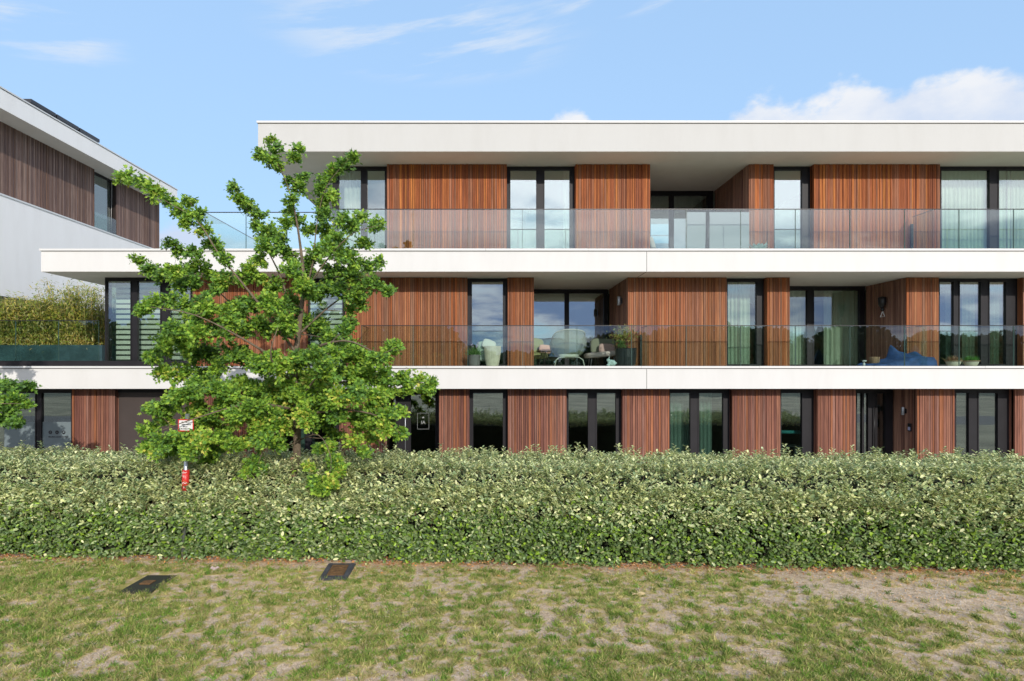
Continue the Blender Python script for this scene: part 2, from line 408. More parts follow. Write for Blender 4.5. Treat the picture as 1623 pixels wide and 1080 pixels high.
# top floor
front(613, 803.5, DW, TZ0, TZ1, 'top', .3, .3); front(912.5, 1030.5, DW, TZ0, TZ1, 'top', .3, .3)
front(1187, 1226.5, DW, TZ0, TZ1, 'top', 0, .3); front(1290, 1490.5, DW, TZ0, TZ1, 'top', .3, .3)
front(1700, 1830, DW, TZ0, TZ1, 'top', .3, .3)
wins(524, 613, [(537, 572), (582, 610)], DW, TZ0, TZ1, pane_mat='pane_clear')
wins(803.5, 912.5, [(809, 850), (863, 903)], DW, TZ0, TZ1)
wins(1226.5, 1290, [(1227.5, 1271)], DW, TZ0, TZ1)
wins(1490.5, 1700, [(1491.5, 1568), (1583, 1660)], DW, TZ0, TZ1, pane_mat='pane_clear')
# recess, top
DR2 = 19.9; x0r, x1r = px(1030.5, DW), px(1187, DW)
cladding('wood_cladding', (x1r, DR2, 0), (0, -1, 0), (-1, 0, 0), DR2-DW-.012, TZ0, TZ1, 'dim', B, 0, 0, .2)
cladding('wood_cladding', (x0r, DW+.012, 0), (0, 1, 0), (1, 0, 0), DR2-DW-.012, TZ0, TZ1, 'dim', B, 0, 0, .2)
window(x0r+.04, x1r-.04, DR2, TZ0, TZ1, [(px(1031, DR2), px(1061, DR2)), (px(1068, DR2), px(1121, DR2))], 'pane_low', top=.15)
# first floor
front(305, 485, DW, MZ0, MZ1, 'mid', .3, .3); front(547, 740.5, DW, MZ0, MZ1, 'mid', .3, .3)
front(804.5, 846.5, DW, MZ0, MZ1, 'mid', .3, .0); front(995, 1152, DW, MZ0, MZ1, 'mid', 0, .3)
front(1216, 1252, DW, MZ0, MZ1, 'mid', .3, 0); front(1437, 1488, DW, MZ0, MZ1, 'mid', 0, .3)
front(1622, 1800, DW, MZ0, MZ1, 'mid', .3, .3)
wins(159, 305, [(169, 207), (218, 254), (268, 302)], DW-.18, MZ0, MZ1-.001, pane_mat='pane_clear')
wins(485, 547, [(490, 543)], DW, MZ0, MZ1, pane_mat='pane_clear')
wins(740.5, 804.5, [(748, 797)], DW, MZ0, MZ1)
wins(1152, 1216, [(1153, 1199)], DW, MZ0, MZ1, pane_mat='pane_clear')
wins(1488, 1622, [(1489, 1511), (1521, 1554), (1568, 1594)], DW, MZ0, MZ1)
DR1 = 19.9; xa, xb = px(846.5, DW), px(995, DW)
cladding('wood_cladding', (xb, DR1, 0), (0, -1, 0), (-1, 0, 0), DR1-DW-.012, MZ0, MZ1, 'dim', B, 0, 0, .2)
cladding('wood_cladding', (xa, DW+.012, 0), (0, 1, 0), (1, 0, 0), DR1-DW-.012, MZ0, MZ1, 'dim', B, 0, 0, .2)
window(xa+.04, xb-.04, DR1, MZ0, MZ1, [(px(840, DR1), px(895, DR1)), (px(902, DR1), px(957, DR1))], 'pane', top=.13)
DR3 = 19.15; xc, xd = px(1252, DW), px(1437, DW)
cladding('wood_cladding', (xd, DR3, 0), (0, -1, 0), (-1, 0, 0), DR3-DW-.012, MZ0, MZ1, 'dim', B, 0, 0, .2)
cladding('wood_cladding', (xc, DW+.012, 0), (0, 1, 0), (1, 0, 0), DR3-DW-.012, MZ0, MZ1, 'dim', B, 0, 0, .2)
window(xc+.04, xd-.04, DR3, MZ0, MZ1, [(px(1225, DR3), px(1279, DR3)), (px(1290, DR3), px(1362, DR3))], 'pane_clear', top=.13)
# left end of the first floor: glazed corner
xl = px(159, DW-.18)
gm = MB().box(xl+.002, xl+.09, DW+.115, DW+.2, MZ0, MZ1-.002).box(xl+.002, xl+.09, DW+2.2, DW+2.3, MZ0, MZ1-.002).box(xl+.002, xl+.09, DW+.201, DW+2.199, MZ0, MZ0+.1)
sw = gm.build('side_window', M['frame'], B)
MB().box(xl+.03, xl+.042, DW+.2, DW+2.2, MZ0+.09, MZ1-.01).build('pane', M['pane'], sw)
MB().box(xl, xl+.2, DW+2.3, 24.2, MZ0, MZ1).build('side_wall', M['plaster'], B)
# left end of the top floor
xt = px(524, DW)
gm = MB().box(xt+.003, xt+.09, DW+.3, DW+.38, TZ0, TZ1-.002).box(xt+.003, xt+.09, DW+2.4, DW+2.5, TZ0, TZ1-.002).box(xt+.003, xt+.09, DW+.38, DW+2.4, TZ0, TZ0+.08)
sw = gm.build('side_window', M['frame'], B)
MB().box(xt+.03, xt+.042, DW+.38, DW+2.4, TZ0, TZ1-.01).build('pane', M['pane'], sw)
MB().box(xt, xt+.2, DW+2.5, 24.2, TZ0, TZ1).build('side_wall', M['plaster'], B)
# ground floor
gp = [(114, 182), (300, 440), (537, 608), (696, 743.5), (805, 898), (987, 1061), (1161, 1237), (1296, 1356.5), (1454, 1514), (1609, 1700)]
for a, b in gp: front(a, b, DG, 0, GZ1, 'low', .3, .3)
gw = [(-150, 114, [(-140, -60), (-49, 56), (66, 113)]), (440, 537, [(446, 484), (494, 532)]), (743.5, 805, [(750, 797)]), (898, 987, [(901, 932), (946, 976)]), (1061, 1161, [(1062, 1094), (1108, 1146)]),
      (1237, 1296, [(1238, 1271)]), (1514, 1609, [(1515, 1535), (1551, 1581)])]
for a, b, pn in gw: wins(a, b, pn, DG, 0, GZ1, pane_mat='pane_low', top=.14)
front(-260, -150, DG, 0, GZ1, 'low', .3, .3)
# frosted film, icons and address line on the left window
yf = DG+rec+.034
fm = MB().box(px(66, yf), px(113, yf), yf-.003, yf-.001, pz(709, yf), pz(669, yf)).box(px(7, yf), px(56, yf), yf-.003, yf-.001, pz(709, yf), pz(669, yf))
film = fm.build('frosted_film', M['film'], B)
def disc(mb, c, r, y, n=24, mi=0, r2=None):
    if r2 is None:
        mb.add([(c[0]+r*math.cos(2*math.pi*i/n), y, c[1]+r*math.sin(2*math.pi*i/n)) for i in range(n)], [tuple(range(n-1, -1, -1))], mi)
    else:
        vs = [(c[0]+q*math.cos(2*math.pi*i/n), y, c[1]+q*math.sin(2*math.pi*i/n)) for q in (r, r2) for i in range(n)]
        mb.add(vs, [(i, (i+1) % n, n+(i+1) % n, n+i) for i in range(n)], mi)
ic = MB()
for i, q in enumerate((80, 90.6, 101)):
    dm = MB(); disc(dm, (px(q, yf), pz(685.5, yf)), .052, yf-.005); dm.build('icon_disc', M['text_black'], film)
random.seed(3); a = px(77, yf)
while a < px(108.5, yf):
    wd = random.uniform(.008, .016); h = random.choice([.02, .026, .034]); zb = pz(693.6, yf)
    ic.box(a, a+wd, yf-.006, yf-.004, zb, zb+h); a += wd+.005
ic.build('window_lettering', M['text_black'], film)
def text_mesh(txt, size, loc, mat, name, parent, align='CENTER'):
    cu = bpy.data.curves.new(name, 'FONT'); cu.body = txt; cu.size = size; cu.align_x = align; cu.extrude = .001
    t = bpy.data.objects.new(name, cu); C.objects.link(t)
    bpy.context.view_layer.update(); dg = bpy.context.evaluated_depsgraph_get()
    me = bpy.data.meshes.new_from_object(t.evaluated_get(dg)); bpy.data.objects.remove(t)
    me.transform(Matrix.Rotation(R(90), 4, 'X')); me.materials.clear(); me.materials.append(mat)
    o = bpy.data.objects.new(name, me); C.objects.link(o); o.parent = parent; o.location = Vector(loc)-WL(parent); return o
text_mesh('f', .085, (px(80, yf), yf-.008, pz(687.2, yf)), M['film'], 'icon_glyph', film)
text_mesh('in', .062, (px(90.6, yf), yf-.008, pz(686.8, yf)), M['film'], 'icon_glyph', film)
bird = MB(); bx, bz = px(101, yf), pz(685.5, yf)
bird.add([(bx-.03, yf-.008, bz-.012), (bx+.012, yf-.008, bz-.018), (bx+.032, yf-.008, bz+.02), (bx+.008, yf-.008, bz+.024), (bx-.03, yf-.008, bz+.02), (bx-.016, yf-.008, bz)], [(5, 4, 3, 2, 1, 0)])
bird.build('icon_glyph', M['film'], film)
# brown sheet panel (garage door)
gd = MB().box(px(182, DG)+.03, px(300, DG)-.03, DG+.12, DG+.17, 0, GZ1-.03)
gdo = gd.build('garage_door', M['brown'], B)
MB().box(px(182, DG)+.03, px(300, DG)-.03, DG+.10, DG+.118, GZ1-.12, GZ1-.03).build('door_header', M['frame'], gdo)
# entrance with logo door
xe0, xe1 = px(608, DG), px(696, DG); ye = DG+.75
cladding('wood_cladding', (xe1, ye, 0), (0, -1, 0), (-1, 0, 0), .73, 0, GZ1, 'dim', B, 0, 0, .2)
cladding('wood_cladding', (xe0, DG+.012, 0), (0, 1, 0), (1, 0, 0), .73, 0, GZ1, 'dim', B, 0, 0, .2)
ed = window(xe0+.04, xe1-.03, ye-.3, 0, GZ1, [(px(612, ye), px(630, ye)), (px(651, ye-.3), px(690, ye-.3))], 'pane_low', top=.2, name='entrance_door')
MB().tube([(px(645, ye), ye-.36, .9), (px(645, ye), ye-.36, 2.3)], .016, mi=0).build('door_handle', M['steel'], ed)
yl = ye-.3+.03; lg = MB(); lx0, lx1, lz0, lz1 = px(661.5, yl), px(680, yl), pz(680.5, yl), pz(655, yl)
for q in ((lx0, lx1, lz0, lz0+.006), (lx0, lx1, lz1-.006, lz1), (lx0, lx0+.006, lz0+.013, lz1-.013), (lx1-.006, lx1, lz0+.013, lz1-.013)): lg.box(q[0], q[1], yl-.003, yl-.001, q[2], q[3])
cx = (lx0+lx1)/2
lg.add([(cx-.035, yl-.002, pz(663, yl)), (cx+.035, yl-.002, pz(663, yl)), (cx+.02, yl-.002, pz(661, yl)), (cx, yl-.002, pz(660.5, yl)), (cx-.02, yl-.002, pz(661.5, yl))], [(4, 3, 2, 1, 0)])
M['logo'] = pr('logo_grey', (.36, .38, .36), .6)
lo = lg.build('logo_frame', M['logo'], ed)
text_mesh('IA', .135, (cx, yl-.003, pz(672.2, yl)), M['logo'], 'logo_lettering', lo)
# second entrance on the right
xf0, xf1 = px(1356.5, DG), px(1454, DG); y2 = DG+.95
cladding('wood_cladding', (xf1, y2+.3, 0), (0, -1, 0), (-1, 0, 0), 1.23, 0, GZ1, 'dim', B, 0, 0, .2)
ed2 = window(xf0+.002, xf1-.04, y2, 0, GZ1, [(px(1358, y2), px(1366, y2)), (px(1369, y2), px(1375.5, y2)), (px(1390, y2), px(1403, y2))], 'pane_low', top=.18, name='entrance_door')
MB().tube([(px(1384, y2), y2-.06, .9), (px(1384, y2), y2-.06, 2.2)], .016).build('door_handle', M['black'], ed2)
# roller-shutter style interior: walls and partitions behind the glass
for z0, z1, xw in ((0, GZ1, -18.5), (MZ0, MZ1, xl+.2), (TZ0, TZ1, xt+.2)):
    parts_x = [-8.6, -4.0, -1.05, 1.6, 4.3, 7.2, 10.4, 12.6, 15]
    for q in parts_x:
        if q > xw+.5:
            ys = 20.1 if ((z0 == TZ0 and x0r-.2 < q < x1r+.2) or (z0 == MZ0 and (xa-.2 < q < xb+.2 or xc-.2 < q < xd+.2))) else DW+.35
            MB().box(q-.06, q+.06, max(ys, DW+.35), 23.9, z0+.001, z1-.001).build('interior_wall', M['interior'], B)
MB().box(LOW_X+.1, XR-.1, 24.0, 24.3, 0, GZ1-.002).build('rear_wall', M['interior'], B)
MB().box(xl+.2, XR-.1, 24.0, 24.3, MZ0, MZ1-.002).build('rear_wall', M['interior'], B)
# the top floor's rear wall has a window the camera sees through the recess room
ox0, ox1, ox2, ox3 = px(1031, 24), px(1061, 24), px(1066, 24), px(1086, 24)
o0, o1, o2, o3, o4, o5 = TZ0, pz(386, 24), pz(347, 24), TZ1-.002, xt+.2, XR-.1
rg = [(o4, ox0), (ox0, ox1), (ox1, ox2), (ox2, ox3), (ox3, o5)]; vv = []; ff = []
mb = MB()
for i, (p, q) in enumerate(rg):
    for (zl, zh) in ((o0, o1), (o1, o2), (o2, o3)):
        if i == 1 and (zl, zh) == (o1, o2): continue
        if i == 3 and zl < o2: continue
        mb.add([(p, 24.0, zl), (q, 24.0, zl), (q, 24.0, zh), (p, 24.0, zh)], [(0, 1, 2, 3)])
rw = mb.build('rear_wall', M['interior'], B)
MB().box(ox0, ox1, 24.01, 24.05, pz(374, 24), pz(372.5, 24)).build('window_bar', M['frame'], rw)
MB().box(XR-.3, XR-.1, DW+.35, 24.0, 0, Z_RB-.002).build('side_wall', M['plaster'], B)
MB().box(LOW_X+.1, LOW_X+.3, DG+.3, 24.0, 0, GZ1).build('side_wall', M['plaster'], B)

# railings: dark top rail, glass panels
def railing(x0, x1, y, z0, z1, seams, returns=()):
    mb = MB().box(x0-.008, x1, y-.013, y+.013, z1-.017, z1+.003)
    mb.box(x0, x1, y-.02, y+.02, z0-.03, z0+.002)
    for ra in returns:
        mb.box(ra[0]-.012, ra[0]+.012, y+.015, ra[1], z1-.012, z1)
    o = mb.build('railing', M['black'], B)
    xs = [x0]+[s for s in seams if x0+.05 < s < x1-.05]+[x1]
    for a, b in zip(xs, xs[1:]):
        g = MB().box(a+.003, b-.003, y-.009, y+.009, z0+.003, z1-.013)
        g.box(a+.003, a+.0075, y-.0095, y+.0095, z0+.003, z1-.013, 1); g.box(b-.0075, b-.003, y-.0095, y+.0095, z0+.003, z1-.013, 1)
        g.build('glass_panel', [M['rail_glass'], M['glass_edge']], o)
    for ra in returns:
        MB().box(ra[0]-.009, ra[0]+.009, y+.02, ra[1], z0+.003, z1-.013).build('glass_panel', M['rail_glass'], o)
        if ra[2]: MB().box(ra[0]-.03, ra[0]+.03, ra[1], ra[1]+.05, z0, z1-.2).build('end_post', M['black'], o)
    return o
DR = 16.36
seam = [px(828+86.5*i, DR) for i in range(-5, 14)]
railing(px(511, DR), XR-.2, DR, Z_2T+.003, pz(331.5, DR), seam, [(px(1481, DR), 17.2, True)])
railing(px(573, DR), XR-.2, DR, Z_1T+.003, pz(516, DR), seam, [(px(573, DR), 17.28, False), (px(1029, DR), 17.2, True), (px(1470, DR), 17.2, True)])
D3 = 16.62
railing(px(325, D3), px(508, D3), D3, Z_2T+.003, pz(336.5, D3), [px(390, D3), px(455, D3)], [(px(325, D3)+.01, 21.5, False)])
D4 = 17.2
railing(-18.0, px(157, D4), D4, Z_1T+.08, pz(508, D4), [px(25, D4), px(93, D4), px(-43, D4), px(-111, D4), px(-180, D4)])
MB().box(-18.0, px(300, D4-.06), D4-.09, D4-.03, Z_1T+.002, Z_1T+.15).build('terrace_beam', M['frame'], B)

# ------------------------------------------------------------------ curtains and blinds (hang inside)
def curtain(pa, pb, D, z0, z1, label, mat='curtain', waves=.12, amp=.035):
    xa_, xb_ = px(pa, D), px(pb, D); n = max(12, int((xb_-xa_)/.012)); vs = []; ph = random.random()*6
    for i in range(n+1):
        x = xa_+(xb_-xa_)*i/n; t = x/waves*2*math.pi
        off = amp*math.sin(t+ph+.9*math.sin(x*3.1))+amp*.3*math.sin(2.3*t)
        vs += [(x, D+off*.6, z0+.03), (x, D+off, (z0+z1)/2), (x, D+off*.9, z1-.02)]
    fs = []
    for i in range(n):
        for k in range(2): fs.append((3*i+k, 3*i+3+k, 3*i+4+k, 3*i+1+k))
    mb = MB(); mb.add(vs, fs, 0, None, True)
    return tag(mb.build('curtain', M[mat]), label, 'curtain', 'curtains behind the glass')
cy = DW+.36; cg = DG+.55
curtain(545, 576, cy, TZ0, TZ1, 'white curtain in the leftmost top floor window above the tree', 'curtain_white')
curtain(893, 906, cy, TZ0, TZ1, 'narrow white curtain edge at right of the top floor double window', 'curtain_white')
curtain(1030, 1131, DR2+.35, pz(335, DR2), TZ1, 'short striped curtain high in the recessed top floor window', 'curtain_white', .09)
curtain(1492, 1570, cy, TZ0, TZ1, 'pale green curtain in left pane of the wide top floor window at right')
curtain(1574, 1672, cy, TZ0, TZ1, 'pale green curtain cut by the right frame edge on the top floor')
curtain(1154, 1188, cy, MZ0, MZ1, 'pale curtain in the first floor window right of the joint')
curtain(1252, 1286, DR3+.2, MZ0, MZ1, 'narrow pale green curtain left of the mullion in the first floor recess')
curtain(1306, 1365, DR3+.2, MZ0, MZ1, 'wide pale green curtain right of the mullion in the first floor recess', waves=.16, amp=.05)
curtain(1500, 1513, cy, MZ0, MZ1, 'thin white curtain strip at left of the rightmost first floor window', 'curtain_white')
curtain(1524, 1546, cy, MZ0, MZ1, 'white curtain in the middle pane above the two potted plants', 'curtain_white')
curtain(1569, 1583, cy, MZ0, MZ1, 'white curtain strip in right pane of the rightmost first floor window', 'curtain_white')
curtain(1062, 1096, cg, 0, GZ1, 'grey green curtain in left pane of ground floor window with tilted sash')
curtain(1108, 1128, cg, 0, GZ1, 'grey green curtain in right pane of ground floor window with tilted sash')
curtain(427, 449, cg, 0, 1.75, 'pale blue curtain left of the tree trunk on the ground floor', 'curtain_white')
curtain(474, 500, cg, 0, 1.75, 'pale blue curtain right of the tree trunk on the ground floor', 'curtain_white')
def blind(pa, pb, D, z0, z1, label):
    mb = MB(); z = z0+.05; xa_, xb_ = px(pa, D), px(pb, D)
    while z < z1-.05:
        mb.box(xa_, xb_, D, D+.006, z, min(z+.095, z1-.03)); z += .147
    mb.box(xa_+.003, xb_-.003, D+.012, D+.015, z0+.05, z1-.03, 1)
    return tag(mb.build('window_blind', [M['blind'], M['blind_sheer']]), label, 'blind', 'striped blinds behind the tree')
blind(184, 208, DW+.35, MZ0, MZ1, 'striped roller blind in leftmost pane of the glazed corner')
blind(217, 257, DW+.35, MZ0, MZ1, 'striped roller blind in middle pane of the glazed corner')
blind(265, 304, DW+.35, MZ0, MZ1, 'striped roller blind in right pane of the glazed corner, behind leaves')
blind(489, 545, DW+.35, MZ0, MZ1, 'striped roller blind right of the tree crown on the first floor')


# ------------------------------------------------------------------ ground
HX = lambda x: 10.42-.045*x          # foot of the hedge
def fbm(x, y, s, seed=0, oct=4):
    return noise.fractal(Vector((x*s+seed*7.1, y*s-seed*3.3, seed*1.7)), 1.0, 2.0, oct)
def on_plate(x, y): return (-5.52 < x < -4.93 and 9.08 < y < 9.92) or (-2.76 < x < -2.15 and 9.62 < y < 10.55)
def green(x, y):
    """0..1 how grassy the lawn is here"""
    g = .47+.28*fbm(x, y*1.5, .8, 1)+.50*fbm(x, y*1.35, 3.8, 2, 4)+.80*fbm(x, y*1.2, 9.0, 3, 3)+.08
    g += .25*max(0, min(1, (-3-x)/5))
    # worn gravelly strip towards the lower right
    d = abs((y-8.9)+.38*(x-6.2)); 
    if x > 4: g -= .65*max(0, 1-d/1.15)*min(1, (x-4)/1.5)
    g -= .5*max(0, 1-(HX(x)-y)/.5)
    return max(0, min(1, g))
gx0, gx1, gy0, gy1, st = -10.5, 11.5, 5.2, 10.9, .045
nx, ny = int((gx1-gx0)/st)+1, int((gy1-gy0)/st)+1
X = np.linspace(gx0, gx1, nx); Y = np.linspace(gy0, gy1, ny)
V = np.zeros((ny, nx, 3)); K = np.zeros((ny, nx, 3))
for j, y in enumerate(Y):
    for i, x in enumerate(X):
        g = green(x, y); e = min(1, (x-gx0)/.5, (gx1-x)/.5, (y-gy0)/.5)
        V[j, i] = (x, y, (.012*fbm(x, y, 3, 4)+.012*g)*max(0, e)+.008)
        K[j, i] = (g, .5+.5*fbm(x, y, 1.6, 6), max(0, min(1, 1-(HX(x)-y-.05)/.3))*max(0, min(1, .8+.9*fbm(x, 0, 1.3, 8))))
I = np.arange(ny*nx).reshape(ny, nx)
Fq = np.stack([I[:-1, :-1], I[:-1, 1:], I[1:, 1:], I[1:, :-1]], -1).reshape(-1, 4)
mt = bpy.data.materials.new('lawn_soil'); mt.use_nodes = True; T = NT(mt.node_tree)
a = T.new('ShaderNodeAttribute', attribute_name='col'); s3 = T.new('ShaderNodeSeparateColor'); T.l.new(a.outputs['Color'], s3.inputs[0])
tc = T.new('ShaderNodeTexCoord'); ov = tc.outputs['Object']
n1 = T.noise(ov, 9, 6, .65); n2 = T.noise(ov, 70, 4, .7); n3 = T.noise(ov, 2.2, 5, .6)
vo = T.new('ShaderNodeTexVoronoi'); T.l.new(ov, vo.inputs['Vector']); vo.inputs['Scale'].default_value = 42
soil = T.mix(T.smooth(n1, .3, .7), (.56, .41, .27, 1), (.82, .64, .46, 1))
soil = T.mix(T.smooth(n3, .58, .72, 0, .45), soil, (.50, .45, .39, 1))
soil = T.mix(T.smooth(vo.outputs['Distance'], .32, .12, 0, .35), soil, (.36, .35, .33, 1))
soil = T.mix(T.smooth(T.noise(ov, 26, 5, .7), .5, .68, 0, .7), soil, (.26, .19, .13, 1))
soil = T.mix(T.smooth(n2, .35, .75, 0, .6), soil, (.24, .17, .11, 1))
dry = T.mix(T.smooth(n2, .3, .7), (.42, .32, .12, 1), (.62, .48, .22, 1))
gr = T.mix(T.smooth(n2, .3, .7), (.24, .23, .055, 1), (.40, .35, .11, 1))
c = T.mix(T.smooth(s3.outputs[0], .25, .6), soil, dry); c = T.mix(T.smooth(s3.outputs[0], .5, .85, 0, .8), c, gr)
lit = T.mix(T.smooth(n1, .35, .6), (.42, .22, .10, 1), (.66, .40, .21, 1))
c = T.mix(T.math('MULTIPLY', T.smooth(s3.outputs[2], .3, 1.0), T.smooth(n2, .3, .55)), c, lit)
b = T.new('ShaderNodeBsdfPrincipled'); b.inputs['Roughness'].default_value = .95; b.inputs['Specular IOR Level'].default_value = .1
T.l.new(c, b.inputs['Base Color'])
bp = T.new('ShaderNodeBump'); bp.inputs['Strength'].default_value = .7; bp.inputs['Distance'].default_value = .02
T.l.new(T.math('ADD', T.math('MULTIPLY', n2, .6), n1), bp.inputs['Height']); T.l.new(bp.outputs[0], b.inputs['Normal'])
o_ = T.new('ShaderNodeOutputMaterial'); T.l.new(b.outputs[0], o_.inputs[0]); M['lawn'] = mt
tag(npmesh('lawn', V.reshape(-1, 3), Fq, 4, K.reshape(-1, 3), M['lawn'], smooth=True), kind='structure')
M['far_ground'] = pr('far_ground', (.40, .37, .25), .95, var=(.35, .35), bump=(8, .5))
g = MB().add([(-900, -900, 0), (900, -900, 0), (900, 900, 0), (-900, 900, 0)], [(0, 1, 2, 3)]).build('ground', M['far_ground']); tag(g, kind='structure')
M['asphalt'] = pr('asphalt', (.20, .195, .19), .9, bump=(60, .4), var=(2, .2))
tag(MB().box(-80, 80, -9, -2.5, -.1, .006).build('road', M['asphalt']), kind='structure')
M['paving'] = pr('paving', (.45, .42, .37), .85, var=(3, .2), bump=(30, .3))
tag(MB().box(-19, 20, 13.6, DG+1.2, -.1, .012).build('path', M['paving']), kind='structure')
M['kerbm'] = pr('kerb_concrete', (.25, .23, .21), .9, var=(6, .25), bump=(40, .4))
kb = MB()
xk = -11.0
while xk < 11.5:
    kb.add([(xk+.005, HX(xk)+.02, -.05), (xk+.995, HX(xk+1)+.02, -.05), (xk+.995, HX(xk+1)+.08, -.05), (xk+.005, HX(xk)+.08, -.05),
            (xk+.005, HX(xk)+.02, .026), (xk+.995, HX(xk+1)+.02, .026), (xk+.995, HX(xk+1)+.08, .026), (xk+.005, HX(xk)+.08, .026)],
           [(0, 1, 5, 4), (4, 5, 6, 7), (1, 2, 6, 5), (3, 0, 4, 7), (2, 3, 7, 6)]); xk += 1
tag(kb.build('kerb', M['kerbm']), kind='structure')

# grass blades
def to_arr(l): return np.array(l, float)
gp_, gc, gl, ga = [], [], [], []
tries = 0
while len(gp_) < 80000 and tries < 600000:
    tries += 1
    y = 5.7+random.random()**1.1*(HX(0)+.3-5.7); x = (random.random()*2-1)*(.95*y+.4)+.25
    if y > HX(x)+.05 or x < -10 or x > 11: continue
    if on_plate(x, y): continue
    g = green(x, y)
    if random.random() > .05+1.0*max(0, g-.22)**1.25: continue
    gp_.append((x, y, .01)); t = g+random.uniform(-.28, .28)+.15*fbm(x, y, 1.2, 9)
    if t < .62: c = random.choice([(.42, .33, .16), (.34, .27, .12), (.30, .27, .10), (.46, .38, .22)])
    elif t < .78: c = random.choice([(.24, .27, .07), (.19, .24, .055), (.28, .28, .085)])
    else: c = random.choice([(.14, .21, .035), (.085, .17, .03), (.14, .23, .026), (.18, .26, .06)])
    if x > 5.5 and y > 8.6 and random.random() < .6: c = (c[0]*1.3+.05, c[1]*1.02+.02, c[2])
    q = random.uniform(1.0, 1.7); gc.append([v*q for v in c]); gl.append(random.uniform(.02, .06)*(.6+1.0*g))
nt = 0
while nt < 4200:
    y = 5.7+random.random()**1.1*(HX(0)+.2-5.7); x = (random.random()*2-1)*(.95*y+.4)+.25
    if y > HX(x)+.05 or x < -10 or x > 11 or random.random() > max(.03, green(x, y)-.34)*1.6 or on_plate(x, y): continue
    nt += 1; rt = random.uniform(.02, .075); pal_ = random.choice([[(.11, .21, .025), (.16, .26, .035), (.09, .18, .022)], [(.36, .32, .12), (.30, .30, .09), (.42, .36, .17)], [(.22, .26, .06), (.28, .29, .08), (.18, .23, .05)], [(.17, .24, .05), (.36, .31, .12), (.24, .27, .07)]])
    bq = random.uniform(.7, 1.35)
    for _ in range(int(12+rt*260)):
        an = random.random()*6.283; q = random.random()**.6*rt
        gp_.append((x+math.cos(an)*q, y+math.sin(an)*q, .01)); c = random.choice(pal_); w_ = random.uniform(.9, 1.7); gc.append([v*w_*bq for v in c]); gl.append(random.uniform(.045, .105))
gp_ = to_arr(gp_); n = len(gp_); gp_[:, 2] = .012
axis = rng.normal(size=(n, 3))*[.75, .75, .1]+[.0, 0, .75]; side = rng.normal(size=(n, 3))*[1, 1, .1]
v, f, cc = leafgeo([(0, .5, 0), (0, -.5, 0), (.55, .38, .05), (.55, -.38, .05), (1, 0, -.12)], [(0, 1, 3), (0, 3, 2), (2, 3, 4)], gp_, axis, side, gl, rng.uniform(.005, .0105, n), to_arr(gc))
tag(npmesh('grass', v, f, 3, cc, M['grass']), kind='stuff')
# dead straw lying flat
n = 34000; sy = 5.7+rng.random(n)**1.1*4.7; sx = (rng.random(n)*2-1)*(.95*sy+.4)+.25
ok = (sy < 10.40-.045*sx) & ~((sx > -5.52) & (sx < -4.93) & (sy > 9.08) & (sy < 9.92)) & ~((sx > -2.76) & (sx < -2.15) & (sy > 9.62)); sx, sy = sx[ok], sy[ok]; n = len(sx)
pc = np.array([(.62, .48, .27), (.50, .38, .20), (.74, .60, .38), (.32, .23, .13), (.20, .15, .09)])[rng.integers(0, 5, n)]*rng.uniform(.8, 1.2, (n, 1))
v, f, cc = leafgeo(*NARROW, np.stack([sx, sy, rng.uniform(.022, .04, n)], 1), rng.normal(size=(n, 3))*[1, 1, .12], rng.normal(size=(n, 3))*[.3, .3, 0]+[0, 0, 1], rng.uniform(.02, .065, n), rng.uniform(.004, .009, n), pc)
tag(npmesh('dry_straw', v, f, 4, cc, M['grass']), kind='stuff')
# fallen leaves along the hedge foot
lp, lc = [], []
for _ in range(6500):
    x = random.uniform(-9.5, 10); d = random.expovariate(6.0)-.12
    if x < -2.5 or x > 1: d *= .9
    
    if on_plate(x, HX(x)-d) and random.random() < .8: continue
    lp.append((x, HX(x)-d, .022+random.random()*.02)); c = random.choice([(.62, .27, .08), (.48, .20, .08), (.70, .42, .18), (.30, .14, .07), (.60, .42, .26)]); q = random.uniform(.8, 1.4); lc.append([v*q for v in c])
for _ in range(260):
    y = random.uniform(6, 10); x = random.uniform(-.8, .85)*y; lp.append((x, y, .03)); lc.append(random.choice([(.5, .42, .30), (.40, .30, .16), (.22, .12, .06), (.6, .56, .48)]))
lp = to_arr(lp); n = len(lp)
v, f, cc = leafgeo(*OVALQ, lp, rng.normal(size=(n, 3))*[1, 1, .25], rng.normal(size=(n, 3))*[.4, .4, 0]+[0, 0, 1], rng.uniform(.025, .055, n), rng.uniform(.015, .03, n), to_arr(lc))
tag(npmesh('leaf_litter', v, f, 4, cc, M['grass']), kind='stuff')
# small stones on the worn patches
sp_ = MB()
for _ in range(2400):
    for _k in range(12):
        y = random.uniform(6, 10.1); x = random.uniform(-.82, .9)*y
        if green(x, y) < .3: break
    r = random.uniform(.005, .011); q = random.uniform(.5, 1.2); ox, oy = random.uniform(0, 6), random.uniform(.6, 1)
    c6 = [(x+r*math.cos(ox+k*1.256)*random.uniform(.7, 1.1), y+r*oy*math.sin(ox+k*1.256), .010) for k in range(5)]+[(x, y, .016+r*.6)]
    sp_.add(c6, [(k, (k+1) % 5, 5) for k in range(5)], 0, (.50*q, .49*q, .47*q))
tag(sp_.build('gravel', pr('stone_chips', (.3, .3, .3), .9, attr='col')), kind='stuff')

